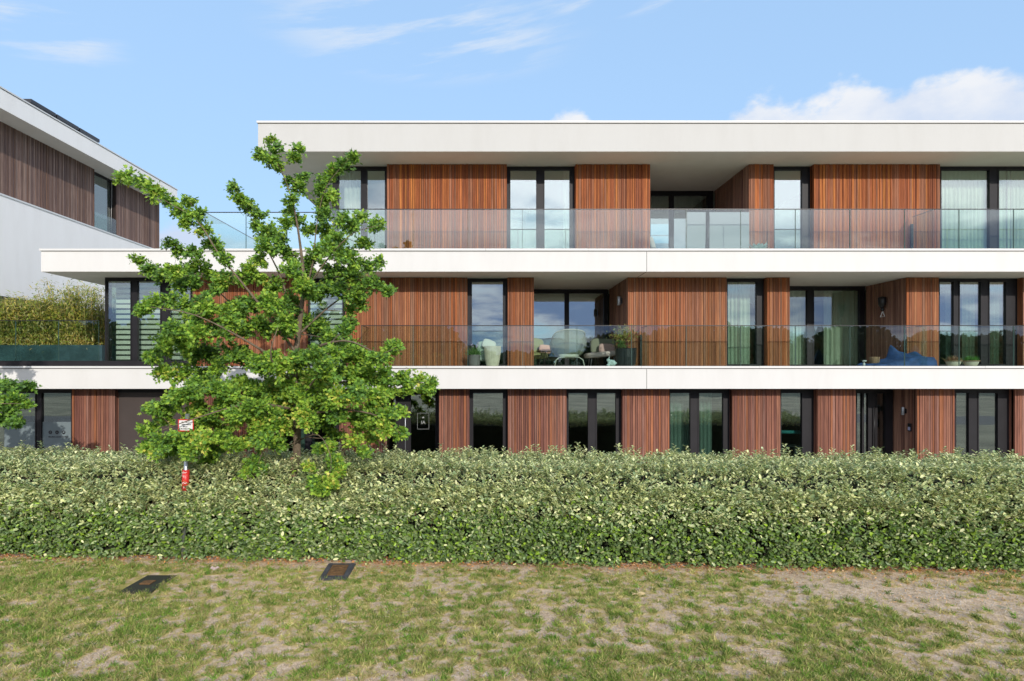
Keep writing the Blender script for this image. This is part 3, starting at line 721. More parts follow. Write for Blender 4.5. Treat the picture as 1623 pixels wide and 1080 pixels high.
# ------------------------------------------------------------------ hedge
HE = empty('hedge', (0, HX(0)+1.2, 0), 'long clipped hedge with dense pale green leaves in front of the building', 'hedge')
HW = 2.5; HH = 1.47
def hz(x, y): return HH-.02+.11*math.exp(-((y-.55)/.55)**2)+.07*fbm(x, y, 1.1, 11)+.05*fbm(x, y, 4, 12)
cb = MB(); xs = np.arange(-12.4, 12.6, .5)
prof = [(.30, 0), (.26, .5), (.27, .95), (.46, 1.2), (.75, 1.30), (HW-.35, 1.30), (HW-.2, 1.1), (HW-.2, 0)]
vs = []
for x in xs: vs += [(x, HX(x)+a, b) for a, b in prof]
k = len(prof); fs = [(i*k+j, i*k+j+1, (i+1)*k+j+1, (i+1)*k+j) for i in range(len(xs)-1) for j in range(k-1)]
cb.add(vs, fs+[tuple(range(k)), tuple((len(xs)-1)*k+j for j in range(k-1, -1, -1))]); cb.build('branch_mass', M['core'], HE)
# profile surface: s along front face bottom->top then over the top
def hedge_pt(x, s):
    """s in 0..1 front face, 1..2 top; returns position, outward direction"""
    bul = .09*fbm(x, s*2.2, 1.3, 21)+.075*fbm(x, s*3, 3.1, 22)
    if s < 1:
        z = .03+s*1.22; lean = .05-.07*math.sin(s*2.6)+.20*max(0, s-.75)**1.3*3
        return Vector((x, HX(x)+lean+bul, z)), Vector((0, -1, .15+.35*s))
    t = s-1; a = min(1, t/.14); zt = hz(x, t*HW)
    y0 = .05-.07*math.sin(2.6)+.20*.25**1.3*3
    return Vector((x, HX(x)+y0+t*(HW-y0)+bul*(1-a), 1.25+(zt-1.25)*math.sin(a*math.pi/2))), Vector((0, -.9+a*.75, .5+a))
def hollow(p): return fbm(p.x, p.z*1.3, 3.6, 51, 3) < -.30 and random.random() < .8
pos, ax, up, ln, wd, col = [], [], [], [], [], []
LOWC = [(.13, .18, .06), (.17, .21, .08), (.085, .145, .022), (.09, .16, .028), (.048, .085, .022), (.12, .20, .03), (.075, .12, .042), (.19, .29, .026), (.10, .155, .05), (.13, .18, .06)]  # darker set, puts the shaded base of the hedge into leaf colour
TOPC = [(.40, .43, .19), (.33, .37, .17), (.47, .49, .23), (.25, .30, .13), (.18, .24, .11), (.54, .54, .29), (.34, .38, .21), (.15, .21, .10)]  # paler set, puts the sunlit top of the hedge into leaf colour
def leafat(p, out, t, big=1):
    if abs(p.x+5.22) < .055 and .36 < p.z < .52 and p.y < HX(-5.2)+.1: return
    if abs(p.x+5.21) < .085 and 1.2 < p.z < 1.7 and p.y < HX(-5.15)+.12: return
    a = (out.normalized()*random.uniform(-.1, .75)+Vector((random.uniform(-1, 1), random.uniform(-.4, .4), random.uniform(-.6, .8))))
    u = out.normalized()+Vector((random.uniform(-.7, .7), random.uniform(-.5, .5), random.uniform(-.4, .7)))
    pos.append(p); ax.append(a); up.append(u); l = random.uniform(.046, .098)*big; ln.append(l); wd.append(l*random.uniform(.42, .58))
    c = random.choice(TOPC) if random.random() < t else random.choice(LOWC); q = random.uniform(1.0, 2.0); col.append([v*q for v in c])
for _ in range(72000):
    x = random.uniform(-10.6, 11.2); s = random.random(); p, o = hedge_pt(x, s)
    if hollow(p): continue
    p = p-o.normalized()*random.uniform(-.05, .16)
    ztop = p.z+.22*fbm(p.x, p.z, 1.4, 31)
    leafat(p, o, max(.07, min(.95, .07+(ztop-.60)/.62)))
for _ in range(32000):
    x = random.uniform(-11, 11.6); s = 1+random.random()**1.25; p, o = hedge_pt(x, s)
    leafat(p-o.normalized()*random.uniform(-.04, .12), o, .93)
# upright shoots with paired leaves
stems = MB()
for i in range(5200):
    x = random.uniform(-11, 11.6); s = random.choice([random.uniform(1.0, 2.0), random.uniform(.55, 1.15), random.uniform(.75, 1.15)]) if i > 900 else random.uniform(1.7, 2.0)
    p, o = hedge_pt(x, s); H = random.uniform(.05, .16) if random.random() < .84 else random.uniform(.14, .33)
    d = Vector((random.uniform(-.4, .4), random.uniform(-.9, -.1) if s < 1.1 else random.uniform(-.45, .15), 1)).normalized()
    tip = p+d*H; stems.tube([p-d*.08, tip], [.003, .0015], 3, col=(.25, .16, .09), cap=False)
    a0 = random.random()*6
    for k in range(int(H/.019)+3):
        q = p+d*(H*k/(H/.019+2)); an = a0+k*2.4
        r = Vector((math.cos(an), math.sin(an), random.uniform(.15, .9))); pos.append(q); ax.append(r); up.append(Vector((-r.x*.5, -r.y*.5, 1)))
        l = random.uniform(.05, .095); ln.append(l); wd.append(l*.46); c = random.choice(TOPC); t = random.uniform(1.3, 2.0); col.append([v*t for v in c])
# ragged leaves hanging over the lawn
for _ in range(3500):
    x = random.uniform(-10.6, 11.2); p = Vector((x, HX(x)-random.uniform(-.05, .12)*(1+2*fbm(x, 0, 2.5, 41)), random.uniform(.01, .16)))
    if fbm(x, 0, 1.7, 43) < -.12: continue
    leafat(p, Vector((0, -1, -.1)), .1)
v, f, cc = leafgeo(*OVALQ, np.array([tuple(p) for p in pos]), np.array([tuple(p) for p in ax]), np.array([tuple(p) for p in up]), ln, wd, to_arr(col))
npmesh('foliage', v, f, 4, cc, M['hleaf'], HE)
stems.build('shoots', pr('shoot_bark', (.25, .15, .08), .8), HE)
hs = MB()
for x in np.arange(-10.4, 11, .38):
    x = x+random.uniform(-.12, .12); hs.tube([(x, HX(x)+.22, -.02), (x+random.uniform(-.05, .05), HX(x)+.2, .25), (x+random.uniform(-.15, .15), HX(x)+.3, .7)], [.018, .014, .008], 6)
hs.build('stem_row', M['bark'], HE)

# ------------------------------------------------------------------ trees
def tree(name, label, D, trunk, limbs, clumps, depth_r, tone, dens=1.0, group=None, leaf=(.042, .072)):
    """trunk / limbs: lists of (px, py, dD, radius); clumps: (px, py, r_px[, dD])"""
    base = P(trunk[0][0], trunk[0][1], D); base.z = 0
    t = empty(name, base, label, 'tree', group)
    random.seed(hash(len(clumps)) % 1000+5)
    mb = MB(); nodes = []
    def W(q): return P(q[0], q[1], D+q[2])
    tp = [W(q) for q in trunk]; tp[0].z = -.05
    def smoothline(pts, rads, sub=4):
        out, rr = [], []
        for i in range(len(pts)-1):
            p0 = pts[max(i-1, 0)]; p1 = pts[i]; p2 = pts[i+1]; p3 = pts[min(i+2, len(pts)-1)]
            for k in range(sub):
                u = k/sub; out.append(.5*((2*p1)+(p2-p0)*u+(2*p0-5*p1+4*p2-p3)*u*u+(3*p1-p0-3*p2+p3)*u**3)); rr.append(rads[i]*(1-u)+rads[i+1]*u)
        out.append(pts[-1]); rr.append(rads[-1]); return out, rr
    a, r = smoothline(tp, [q[3] for q in trunk]); mb.tube(a, r, 12)
    nodes += list(zip(a, r))
    mb.build('trunk', M['bark'], t)
    bm_ = MB()
    for l in limbs:
        a, r = smoothline([W(q) for q in l], [q[3] for q in l]); bm_.tube(a, r, 7, cap=False); nodes += list(zip(a, r))
    pos, ax, up, ln, wd, col = [], [], [], [], [], []
    cl = sorted(clumps, key=lambda c: 0)
    nodes = [(p, r) for p, r in nodes]
    cs = []
    for c in cl:
        near = min((p for p, r in nodes), key=lambda p: (p-P(c[0], c[1], p.y)).length)
        wpx = depth_r*min(1, c[2]/20)
        dd = c[3] if len(c) > 3 else (near.y-D)*.6+random.uniform(-1, 1)*wpx
        cs.append((P(c[0], c[1], D+dd), c[2]/F*(D+dd)*(1.07 if c[1] > 540 else 1), c[0]))
    cs.sort(key=lambda c: min((p-c[0]).length for p, r in nodes))
    for c, rad, cpx in cs:
        best = min(nodes, key=lambda q: (q[0]-c).length+.25*abs(q[0].z-c.z)+(.25 if q[0].z > c.z+.15 else 0))
        p0 = best[0]; r0 = min(.011, best[1]*.7)
        mid = (p0+c)/2+Vector((random.uniform(-.06, .06), random.uniform(-.06, .06), random.uniform(-.10, .04)))*min(1, (c-p0).length)
        a, r = smoothline([p0, mid, c], [r0, r0*.7, r0*.4], 4); bm_.tube(a, r, 5, cap=False)
        nodes += [(q, w_) for q, w_ in zip(a[2:], r[2:])]
        # twigs and leaves in the clump
        ct = tone+random.uniform(-.22, .13)+(.08 if c.z < E-.1 else 0)
        for _ in range(int(10+rad*50)):
            d = Vector((random.gauss(0, 1), random.gauss(0, .9), random.gauss(0, .75)+.25)).normalized()
            L = rad*random.uniform(.45, 1.15); tip = c+d*L
            bm_.tube([c, (c+tip)/2+Vector((0, 0, .01)), tip], [r0*.35+.001, .002, .001], 3, cap=False)
            nl = int(dens*(6+L*104))
            for k in range(nl):
                u = (k+random.random())/nl; q = c+(tip-c)*(.25+.8*u)+Vector((random.gauss(0, .034), random.gauss(0, .034), random.gauss(0, .030)))
                if q.y < 11.2 and -5.40 < q.x/q.y*10.62 < -5.06 and 2.2 < E+(q.z-E)/q.y*10.62 < 2.47 and random.random() < .8: continue
                o = (d+Vector((random.uniform(-1, 1), random.uniform(-1, 1), random.uniform(-.8, .4)))).normalized()
                pos.append(q); ax.append(o); up.append(Vector((random.uniform(-.6, .6)+.15, random.uniform(-.9, .4)-.2, random.uniform(.1, 1))))
                l = random.uniform(*leaf); ln.append(l); wd.append(l*random.uniform(.75, 1.0))
                g = ct+.01+random.uniform(-.32, .32)
                if g > .92: cc_ = random.choice([(.42, .40, .06), (.36, .38, .06), (.48, .43, .10)])
                elif g > .6: cc_ = random.choice([(.20, .30, .03), (.17, .28, .026), (.23, .33, .04)])
                elif g > .32: cc_ = random.choice([(.11, .215, .026), (.09, .185, .022), (.135, .24, .03)])
                else: cc_ = random.choice([(.06, .13, .024), (.05, .11, .022), (.075, .15, .03)])
                w2 = random.uniform(1.15, 2.0); col.append([v*w2 for v in cc_])
    bm_.build('branches', M['bark'], t)
    v, f, cc = leafgeo(*MAPLE, np.array([tuple(p) for p in pos]), np.array([tuple(p) for p in ax]), np.array([tuple(p) for p in up]), ln, wd, to_arr(col))
    npmesh('crown', v, f, 3, cc, M['leaf'], t)
    return t
CL = """200,282,15 222,290,15 245,305,15 265,320,14 283,335,12 303,345,12 300,320,9 313,341,12 323,367,13 337,387,13 343,398,9 297,354,9 270,387,8 283,398,11 307,402,13 357,412,10
370,300,9 380,317,12 393,330,12 410,341,13 407,357,10 423,370,16 427,223,7 436,236,9 413,247,10 427,253,11 439,262,9 470,237,9 466,250,10 480,279,8 457,288,7 475,298,13 460,320,11 457,337,6
557,250,10 543,263,12 529,273,12 514,283,11 510,303,13 527,310,10 510,323,14 513,341,14 543,347,13 573,346,11 557,360,14 600,357,11 582,388,9 594,361,7 453,357,12 433,372,15 473,350,9 493,367,15 517,367,15 533,380,15 573,388,10
217,413,11 237,427,14 257,437,15 277,433,17 297,431,16 313,423,13 290,453,13 307,450,14 333,433,15 353,447,17 397,427,13 410,413,13 423,397,18 443,387,16 457,407,18 463,430,18 483,427,18 500,407,20 520,393,15 540,400,18 557,413,17 580,420,14 600,416,9 527,430,19 563,440,17 590,453,16 617,463,9 563,467,17 573,483,11 555,494,9 480,453,18 500,463,18 533,460,17 615,462,8
233,487,14 243,478,11 225,492,9 270,475,11 293,483,14 323,477,15 347,457,16 330,490,17 310,500,14 360,493,16 380,483,17 403,483,17 427,483,18 453,487,19 387,443,12 410,440,12 440,453,16
270,523,15 290,527,17 313,530,17 337,520,17 367,510,17 387,520,18 413,520,20 447,520,22 480,510,20 507,520,20 520,537,18 545,525,14 555,510,10
237,567,10 253,563,12 267,550,17 290,543,18 313,557,18 340,563,16 257,593,14 277,597,15 297,590,15 320,597,15 347,587,14 367,560,16 387,567,17 413,577,20 443,580,21 473,573,21 500,570,21 527,560,20 550,557,18 573,567,18 597,567,14 620,553,12 610,567,12 627,549,7
280,633,17 257,647,17 300,623,17 323,613,17 347,617,17 367,627,18 387,613,17 410,623,20 433,613,20 457,610,20 480,607,20 503,600,21 530,597,21 557,600,20 583,597,20 610,597,18 637,603,16 660,603,14 680,613,11 647,617,12 673,621,10 685,608,7
227,683,9 243,680,12 260,667,16 240,707,15 260,700,18 283,707,18 307,687,18 327,667,17 327,700,18 350,690,17 367,707,15 327,730,11 340,717,12 303,718,13 313,647,18 353,647,18 380,660,18 407,647,20 433,643,20 460,637,21 487,633,21 513,633,21 540,630,20 567,627,20 597,627,18 617,620,15 413,673,20 437,670,20 460,667,21 487,663,21 513,660,20 540,660,18 567,663,17 587,673,17 610,677,15 633,687,12 617,657,12 637,653,7 590,647,15 420,700,16 440,706,13 397,700,15 533,690,13 560,700,12 573,717,10 590,693,12
403,737,13,-.7 393,747,9,-.7 413,747,9,-.7 507,713,9,-.6 493,740,8,-.7 527,713,9,-.7 527,735,14,-.9 540,747,10,-.95 503,763,12,-1.0 523,763,14,-1.1 510,777,11,-1.15 250,720,9 235,712,8"""
clumps = [tuple(float(v) for v in q.split(',')) for q in CL.split()]
random.seed(12)
clumps += [(c[0]+random.uniform(-12, 12), c[1]+random.uniform(-10, 10), c[2]*.85) for c in clumps if c[1] > 430 and c[2] > 16.5 and len(c) == 3]
trunk = [(470, 900, 0, .085), (470, 740, 0, .075), (471, 650, 0, .07), (466, 590, 0, .06), (474, 520, .05, .05), (481, 450, .05, .036), (476, 390, 0, .024), (466, 330, -.05, .014), (452, 285, -.05, .008), (432, 245, -.1, .004)]
limbs = [
 [(470, 560, 0, .028), (425, 500, -.3, .022), (385, 450, -.45, .017), (345, 400, -.5, .012), (312, 350, -.55, .008), (268, 322, -.6, .006), (205, 285, -.6, .003)],
 [(345, 400, -.5, .009), (325, 365, -.4, .005), (302, 322, -.35, .003)],
 [(472, 530, .05, .024), (445, 440, .4, .018), (420, 390, .5, .010), (390, 330, .5, .006), (372, 303, .5, .003)],
 [(478, 480, .05, .022), (495, 420, .35, .015), (503, 350, .4, .009), (518, 295, .4, .006), (553, 252, .35, .003)],
 [(478, 470, .05, .02), (520, 410, -.4, .013), (560, 370, -.5, .007), (605, 357, -.5, .003)],
 [(472, 540, .05, .024), (400, 510, .6, .016), (330, 450, .8, .010), (275, 432, .8, .006), (220, 414, .8, .003)],
 [(468, 590, 0, .040), (390, 540, -.6, .018), (310, 500, -.9, .010), (240, 487, -.9, .004)],
 [(468, 600, 0, .024), (390, 580, .5, .016), (310, 560, .8, .009), (240, 566, .8, .004)],
 [(470, 650, 0, .028), (400, 640, -.6, .018), (320, 660, -.95, .011), (235, 690, -1.0, .004)],
 [(474, 530, .05, .024), (530, 480, .5, .015), (580, 455, .7, .008), (615, 463, .7, .003)],
 [(472, 560, 0, .040), (545, 540, -.7, .016), (600, 560, -.9, .008), (628, 550, -.9, .003)],
 [(469, 620, 0, .028), (550, 605, .5, .018), (620, 600, .7, .01), (684, 610, .7, .004)],
 [(470, 660, 0, .028), (540, 650, -.7, .018), (600, 660, -.9, .01), (635, 688, -.9, .004)],
 [(471, 680, 0, .02), (430, 690, -.8, .012), (408, 740, -.8, .004)],
 [(470, 700, 0, .014), (505, 690, -.7, .009), (525, 730, -1.0, .006), (515, 775, -1.15, .003)],
 [(468, 610, 0, .022), (430, 570, -1.1, .014), (440, 520, -1.3, .006)],
 [(468, 640, 0, .022), (500, 600, -1.1, .014), (520, 560, -1.3, .006)],
 [(468, 640, 0, .022), (440, 600, 1.1, .014), (430, 540, 1.3, .006)]]
tree('maple_tree', 'young maple with spreading lime green crown growing out of the hedge', 11.5, trunk, limbs, clumps, .75, .52)
cl2 = "5,612,12 20,612,12 35,614,10 47,613,7 5,635,13 22,637,14 38,641,10 12,652,10 5,665,11 20,672,9 27,668,7 -20,610,20 -20,650,20 -45,640,24 -40,590,24 -70,560,26 -100,540,28 -70,610,26 -60,680,22 -130,500,28 -160,530,28 -100,470,26 -130,440,24 -160,470,26 -190,600,26 -130,590,28 -170,560,28 -90,430,18 -200,500,22 -140,640,26 -100,660,24 -150,400,18"
tree('maple_tree', 'dark leaved tree reaching in from the left edge of the photo', 12.2, [(-140, 900, 0, .09), (-140, 700, 0, .08), (-138, 600, 0, .06), (-140, 500, 0, .04), (-145, 400, 0, .01)],
     [[(-139, 660, 0, .03), (-80, 640, -.3, .02), (-10, 640, -.4, .008), (35, 640, -.4, .003)], [(-139, 620, 0, .03), (-80, 600, .3, .02), (0, 612, .3, .007), (40, 613, .3, .003)], [(-139, 560, 0, .02), (-90, 480, .3, .008)], [(-139, 580, 0, .02), (-190, 540, -.3, .008)]],
     [tuple(float(v) for v in q.split(',')) for q in cl2.split()], .5, .30)
# stake beside the trunk
st_ = MB().tube([P(463, 900, 11.45)*1, P(464, 725, 11.45)], .045, 10); sp0 = P(463, 900, 11.45)
tag(st_.build('tree_stake', pr('stake_wood', (.30, .19, .11), .85, bump=(20, .5), var=(6, .25))), 'short round wooden stake beside the maple trunk', 'stake')

# ------------------------------------------------------------------ wood beyond the road, behind the viewer (seen in the glass)
pos, ax, up, ln, col = [], [], [], [], []
random.seed(21); cols_ = [(.05, .075, .03), (.065, .09, .035), (.09, .12, .05)]
for i in range(46):
    x = -100+i*4.4+random.uniform(-1.5, 1.5); y = -64+random.uniform(-6, 3); h = random.uniform(5.0, 6.6) if -6 < x < 17 else random.uniform(8.6, 11.2)+(2 if x < -40 else 0); r = max(3.4, h*.5)  # unseen trees, heights shaped to block sky reflections in the railings
    for k in range(3000):
        d = Vector((random.gauss(0, 1), random.gauss(0, 1), random.gauss(0, 1))).normalized()*random.random()**.3
        pos.append((x+d.x*r*.9, y+d.y*r*.7, h*.5+d.z*h*.5)); ax.append(tuple(d+Vector((random.uniform(-1, 1), random.uniform(-1, 1), random.uniform(-1, 1))))); up.append((random.uniform(-1, 1), random.uniform(-.3, 1.6), random.uniform(-.5, 1)))
        ln.append(random.uniform(.45, .9)); col.append(random.choice(cols_))
v, f, cc = leafgeo(*OVALQ, np.array(pos), np.array(ax), np.array(up), ln, [l*.75 for l in ln], to_arr(col))
tag(npmesh('far_wood', v, f, 4, cc, M['leaf']), kind='stuff')

# ------------------------------------------------------------------ neighbouring building on the left
XF, XWN = -16.7, -17.6
NB = empty('neighbour_building', (XWN, 33, 0), 'white apartment block at left with long overhanging roof and grey brown cladding', 'building')
hN = lambda p, X, x: E+(585-p)*X/(x-770)
zt, zb = E+9.72, E+8.98; yN0, yN1 = 11, F*16.7/(770-281)
rf = MB().box(XF-9, XF, yN0, yN1, zb, zt-.07).build('roof_slab', M['plaster_grey'], NB)
MB().box(XF-9, XF-.012, yN0, yN1-.012, zt-.07, zt-.05).build('drip_joint', M['joint'], rf)
MB().box(XF-9, XF+.03, yN0, yN1+.03, zt-.05, zt).build('coping', M['cap'], rf)
zl = E+6.05; zlow = E+2.52
bw = MB().box(XF-9, XF-.02, yN0, 33.3, zlow, zl-.06).build('wall', M['plaster_grey'], NB)
MB().box(XF-9, XF+.01, yN0, 33.33, zl-.06, zl).build('coping', M['cap'], bw)
MB().box(XF-9, XF-.05, yN0, 33.27, zl-.066, zl-.0605).build('drip_joint', M['joint'], bw)
MB().box(XWN-9, XWN-1.4, yN0, 33.0, 0, zlow).build('lower_wall', M['brown'], NB)
yw0, yw1, ywe = 27.7, 29.35, F*17.6/(770-253)
def clad_side(y0, y1): return cladding('wood_cladding', (XWN, y0, 0), (0, 1, 0), (1, 0, 0), y1-y0, zl, zb, 'old', NB, 0, .25, .3)
clad_side(yN0, yw0); clad_side(yw1, ywe)
MB().box(XWN-9, XWN-.32, yN0, ywe-.02, zl+.002, zb-.002).build('core_wall', M['interior'], NB)
wn = MB(); xw_ = XWN-.2
wn.box(xw_-.06, xw_, yw0, yw0+.08, zl, zb).box(xw_-.06, xw_, yw1-.1, yw1, zl, zb).box(xw_-.06, xw_, yw0+.08, yw1-.1, zb-.12, zb).box(xw_-.06, xw_, yw0+.08, yw1-.1, zl, zl+.08)
wno = wn.build('window', M['frame'], NB)
MB().box(xw_-.04, xw_-.028, yw0+.08, yw1-.1, zl+.08, zb-.12).build('pane', M['pane_low'], wno)
MB().add([(xw_+.0, yw1-.10, zl+.1), (xw_+.03, yw1-.16, zl+.1), (xw_+.10, yw1-.16, zb-.13), (xw_+.0, yw1-.10, zb-.13)], [(0, 1, 2, 3)]).build('tilted_sash', M['cap'], wno)
MB().box(XWN-.02, XWN-.004, yw0+.02, yw1-.02, zl+.02, zl+1.05).build('glass_panel', M['rail_glass'], NB)
sp = MB()
for i in range(3):
    a = 23.3+i*1.4
    sp.box(XF-1.9, XF-.5, a, a+1.33, zt+.36, zt+.50)
    sp.box(XF-1.8, XF-1.7, a+.1, a+.2, zt, zt+.36).box(XF-.7, XF-.6, a+.1, a+.2, zt, zt+.36)
tag(sp.build('solar_panel', pr('solar_black', (.02, .02, .024), .25)), 'row of dark panels on the roof of the left neighbour building', 'solar panel')

# ------------------------------------------------------------------ bamboo, planter and fence on the left terrace
random.seed(5)
BH = empty('bamboo_hedge', (px(80, 20.5), 20.5, F1), 'tall yellow green bamboo screen growing in a teal planter box', 'bamboo')
cm = MB(); pos, ax, up, ln, col = [], [], [], [], []
for i in range(330):
    x0 = px(random.uniform(-160, 163), 20.5); y0 = 20.5+random.uniform(-.4, .5); pxx = 770+x0/y0*F
    H = random.uniform(1.5, 2.15)+(.75*random.random()**2 if 85 < pxx else 0)
    lean = Vector((random.uniform(-.2, .2), random.uniform(-.2, .1), 1)).normalized(); pb = Vector((x0, y0, F1+.6)); tipb = pb+lean*H-Vector((0, 0, .6-.3))
    cm.tube([pb, (pb+tipb)/2, tipb], [.012, .009, .003], 5, col=random.choice([(.50, .36, .08), (.42, .36, .08), (.35, .34, .1)]), cap=False)
    for k in range(190):
        u = random.random()*1.02-.02; q = pb+(tipb-pb)*u+Vector((random.gauss(0, .10), random.gauss(0, .10), random.gauss(0, .06)))
        pos.append(tuple(q)); ax.append((random.uniform(-1, 1), random.uniform(-1, .4), random.uniform(-.7, .5))); up.append((random.uniform(-.4, .4), random.uniform(-1, .2), 1))
        ln.append(random.uniform(.10, .19)); c = random.choice([(.36, .34, .05), (.26, .31, .04), (.19, .27, .035), (.46, .38, .10), (.40, .36, .16), (.15, .2, .05)]) if u > .3 else random.choice([(.62, .46, .14), (.64, .54, .26), (.44, .46, .10), (.54, .38, .09), (.3, .38, .06)])
        q2 = random.uniform(.9, 1.4); col.append([v_*q2 for v_ in c])
v, f, cc = leafgeo(*NARROW, np.array(pos), np.array(ax), np.array(up), ln, [l*.2 for l in ln], to_arr(col))
npmesh('foliage', v, f, 4, cc, M['leaf'], BH)
cm.build('canes', pr('bamboo_cane', (.4, .3, .1), .5, attr='col'), BH)
pl = MB().box(px(-160, 20), px(165, 20), 19.9, 21.2, F1+.045, pz(547, 19.9))
tag(pl.build('planter_box', pr('planter_teal', (.035, .075, .085), .35, var=(2, .3))), 'long dark teal planter box below the bamboo on the left terrace', 'planter')

# ------------------------------------------------------------------ balcony furniture and plants
FL = F1+.05
def leaves_plant(parent, c, spread, n, cols, L=(.05, .1), asp=.4, tmpl=OVALQ, upb=.6, name='foliage', mat='leaf'):
    pos = np.array([[random.gauss(0, spread[0]), random.gauss(0, spread[1]), random.gauss(0, spread[2])] for _ in range(n)])+np.array(c)
    axs = rng.normal(size=(n, 3))+[0, 0, upb]; ups = rng.normal(size=(n, 3))*.6+[0, -.6, .6]; l = rng.uniform(*L, n)
    v, f, cc = leafgeo(*tmpl, pos, axs, ups, l, l*asp, to_arr([random.choice(cols) for _ in range(n)]))
    return npmesh(name, v, f, len(tmpl[1][0]), cc, M[mat], parent)
def mcol(name, c, rough=.7, **k):
    if name not in M: M[name] = pr(name, c, rough, **k)
    return M[name]
GREENS = [(.10, .22, .05), (.14, .28, .07), (.07, .16, .04), (.18, .30, .10)]
# lavender in grey pot
D = 16.85; o = empty('potted_plant', (px(752, D), D, FL), 'spiky green lavender in a grey round pot beside the tall cream pot', 'plant')
MB().lathe((px(752, D), D, FL), [(.13, 0), (.15, .06), (.16, .30), (.165, .31), (.15, .31), (.14, .27)], 24).build('pot', mcol('grey_ceramic', (.17, .165, .16), .6, bump=(20, .3)), o)
n = 260; bp0 = np.tile(np.array([px(752, D), D, FL+.28]), (n, 1))+rng.normal(size=(n, 3))*[.05, .05, .01]
v, f, cc = leafgeo(*NARROW, bp0, rng.normal(size=(n, 3))*[.7, .6, .2]+[0, 0, .7], rng.normal(size=(n, 3)), rng.uniform(.15, .32, n), rng.uniform(.01, .018, n), to_arr([random.choice(GREENS) for _ in range(n)]))
npmesh('leaves', v, f, 4, cc, M['leaf'], o)
fl = MB()
for i in range(8):
    a = px(752, D)+random.uniform(-.1, .14); z = FL+random.uniform(.48, .62); fl.tube([(px(752, D), D, FL+.3), (a, D-.02, z)], [.003, .003], 4, col=(.2, .3, .1)); fl.pillow((a, D-.02, z+.03), (.012, .012, .026), col=(.35, .28, .42), n=8)
fl.build('flowers', pr('lavender', (.3, .2, .4), .8, attr='col'), o)
# tall fluted cream pot
cpx = px(780.5, 16.8)
tag(MB().lathe((cpx, 16.8, FL), [(.15, 0), (.165, .03), (.20, .22), (.225, .42), (.228, .54), (.215, .545), (.20, .5)], 56, flute=.035).build('tall_pot', mcol('cream_ceramic', (.56, .53, .41), .5, var=(8, .12))), 'tall fluted cream pot standing behind the glass railing', 'pot')
# mint lounge seat
D = 17.15; x = px(772, D); o = empty('garden_armchair', (x, D, FL), 'mint green padded armchair behind the tall cream pot', 'armchair')
MB().pillow((x, D, FL+.27), (.30, .16, .13), e=.4).build('seat_cushion', mcol('mint_cloth', (.36, .46, .40), .9, bump=(60, .3)), o)
MB().pillow((x-.02, D+.1, FL+.5), (.27, .07, .20), rot=(R(-8), 0, 0), e=.45).build('back_cushion', M['mint_cloth'], o)
MB().pillow((x+.05, D-.04, FL+.60), (.19, .05, .14), rot=(R(-14), R(22), 0), e=.5).build('throw_pillow', mcol('pale_mint', (.56, .60, .53), .9), o)
lg_ = MB()
for q in (-.22, .22): lg_.tube([(x+q, D-.1, FL), (x+q, D-.1, FL+.18)], .014, 6)
lg_.build('legs', M['black'], o)
# olive armchair with pink cushion
D = 18.7; x = px(850, D); o = empty('armchair', (x, D, FL), 'olive green lounge chair with pink cushion at left of the recessed balcony', 'armchair')
MB().pillow((x, D, FL+.34), (.34, .36, .09), rot=(R(6), 0, 0), e=.4).build('seat', mcol('olive_cloth', (.25, .28, .12), .9, bump=(60, .3)), o)
MB().pillow((x-.1, D+.3, FL+.60), (.34, .09, .30), rot=(R(-18), R(10), 0), e=.45).build('backrest', M['olive_cloth'], o)
MB().pillow((x+.27, D+.05, FL+.52), (.19, .07, .14), rot=(R(-15), R(6), 0), e=.5).build('cushion', mcol('pink_cloth', (.62, .40, .32), .9), o)
for a, b in ((-.28, -.28), (.28, -.28), (-.28, .28), (.28, .28)):
    MB().tube([(x+a*.8, D+b*.8, FL+.28), (x+a, D+b, FL)], .013, 6).build('leg', M['black'], o)
# black side table
D = 17.9; x = px(862, D); o = empty('side_table', (x, D, FL), 'small round black side table between the two lounge chairs', 'table')
MB().lathe((x, D, FL+.43), [(.02, -.01), (.22, -.006), (.225, .012), (.22, .012)], 24).build('table_top', M['black'], o)
for k in range(3):
    a = k*2.1+.5; MB().tube([(x+.05*math.cos(a), D+.05*math.sin(a), FL+.42), (x+.2*math.cos(a), D+.2*math.sin(a), FL)], .010, 6).build('leg', M['black'], o)
# rounded woven lounge chair seen from behind
D = 17.6; x = px(901, D); o = empty('egg_chair', (x, D, FL), 'large rounded woven sage lounge chair with tubular legs seen from behind', 'armchair')
vs = []; nu, nv = 30, 16
for i in range(nv+1):
    u = i/nv
    for j in range(nu+1):
        t = -1+2*j/nu; an = t*R(118)
        r = .34+.18*math.sin(min(1, u*1.1)*math.pi*.80)
        zz = .22+.80*u*(1-.10*t*t*u); flare = 1+.06*u
        if u < .15: r *= .55+3.0*u
        tl = zz*(.92 if t < 0 else 1.0) if u > .5 else zz
        vs.append((x+r*math.sin(an)*flare+.02*u, D-.02-r*math.cos(an)*.8-.10*u+.25, FL+.22+.82*u*(1-(.55 if t < 0 else .30)*abs(t)**2.2*u)))
fs = [(i*(nu+1)+j, i*(nu+1)+j+1, (i+1)*(nu+1)+j+1, (i+1)*(nu+1)+j) for i in range(nv) for j in range(nu)]
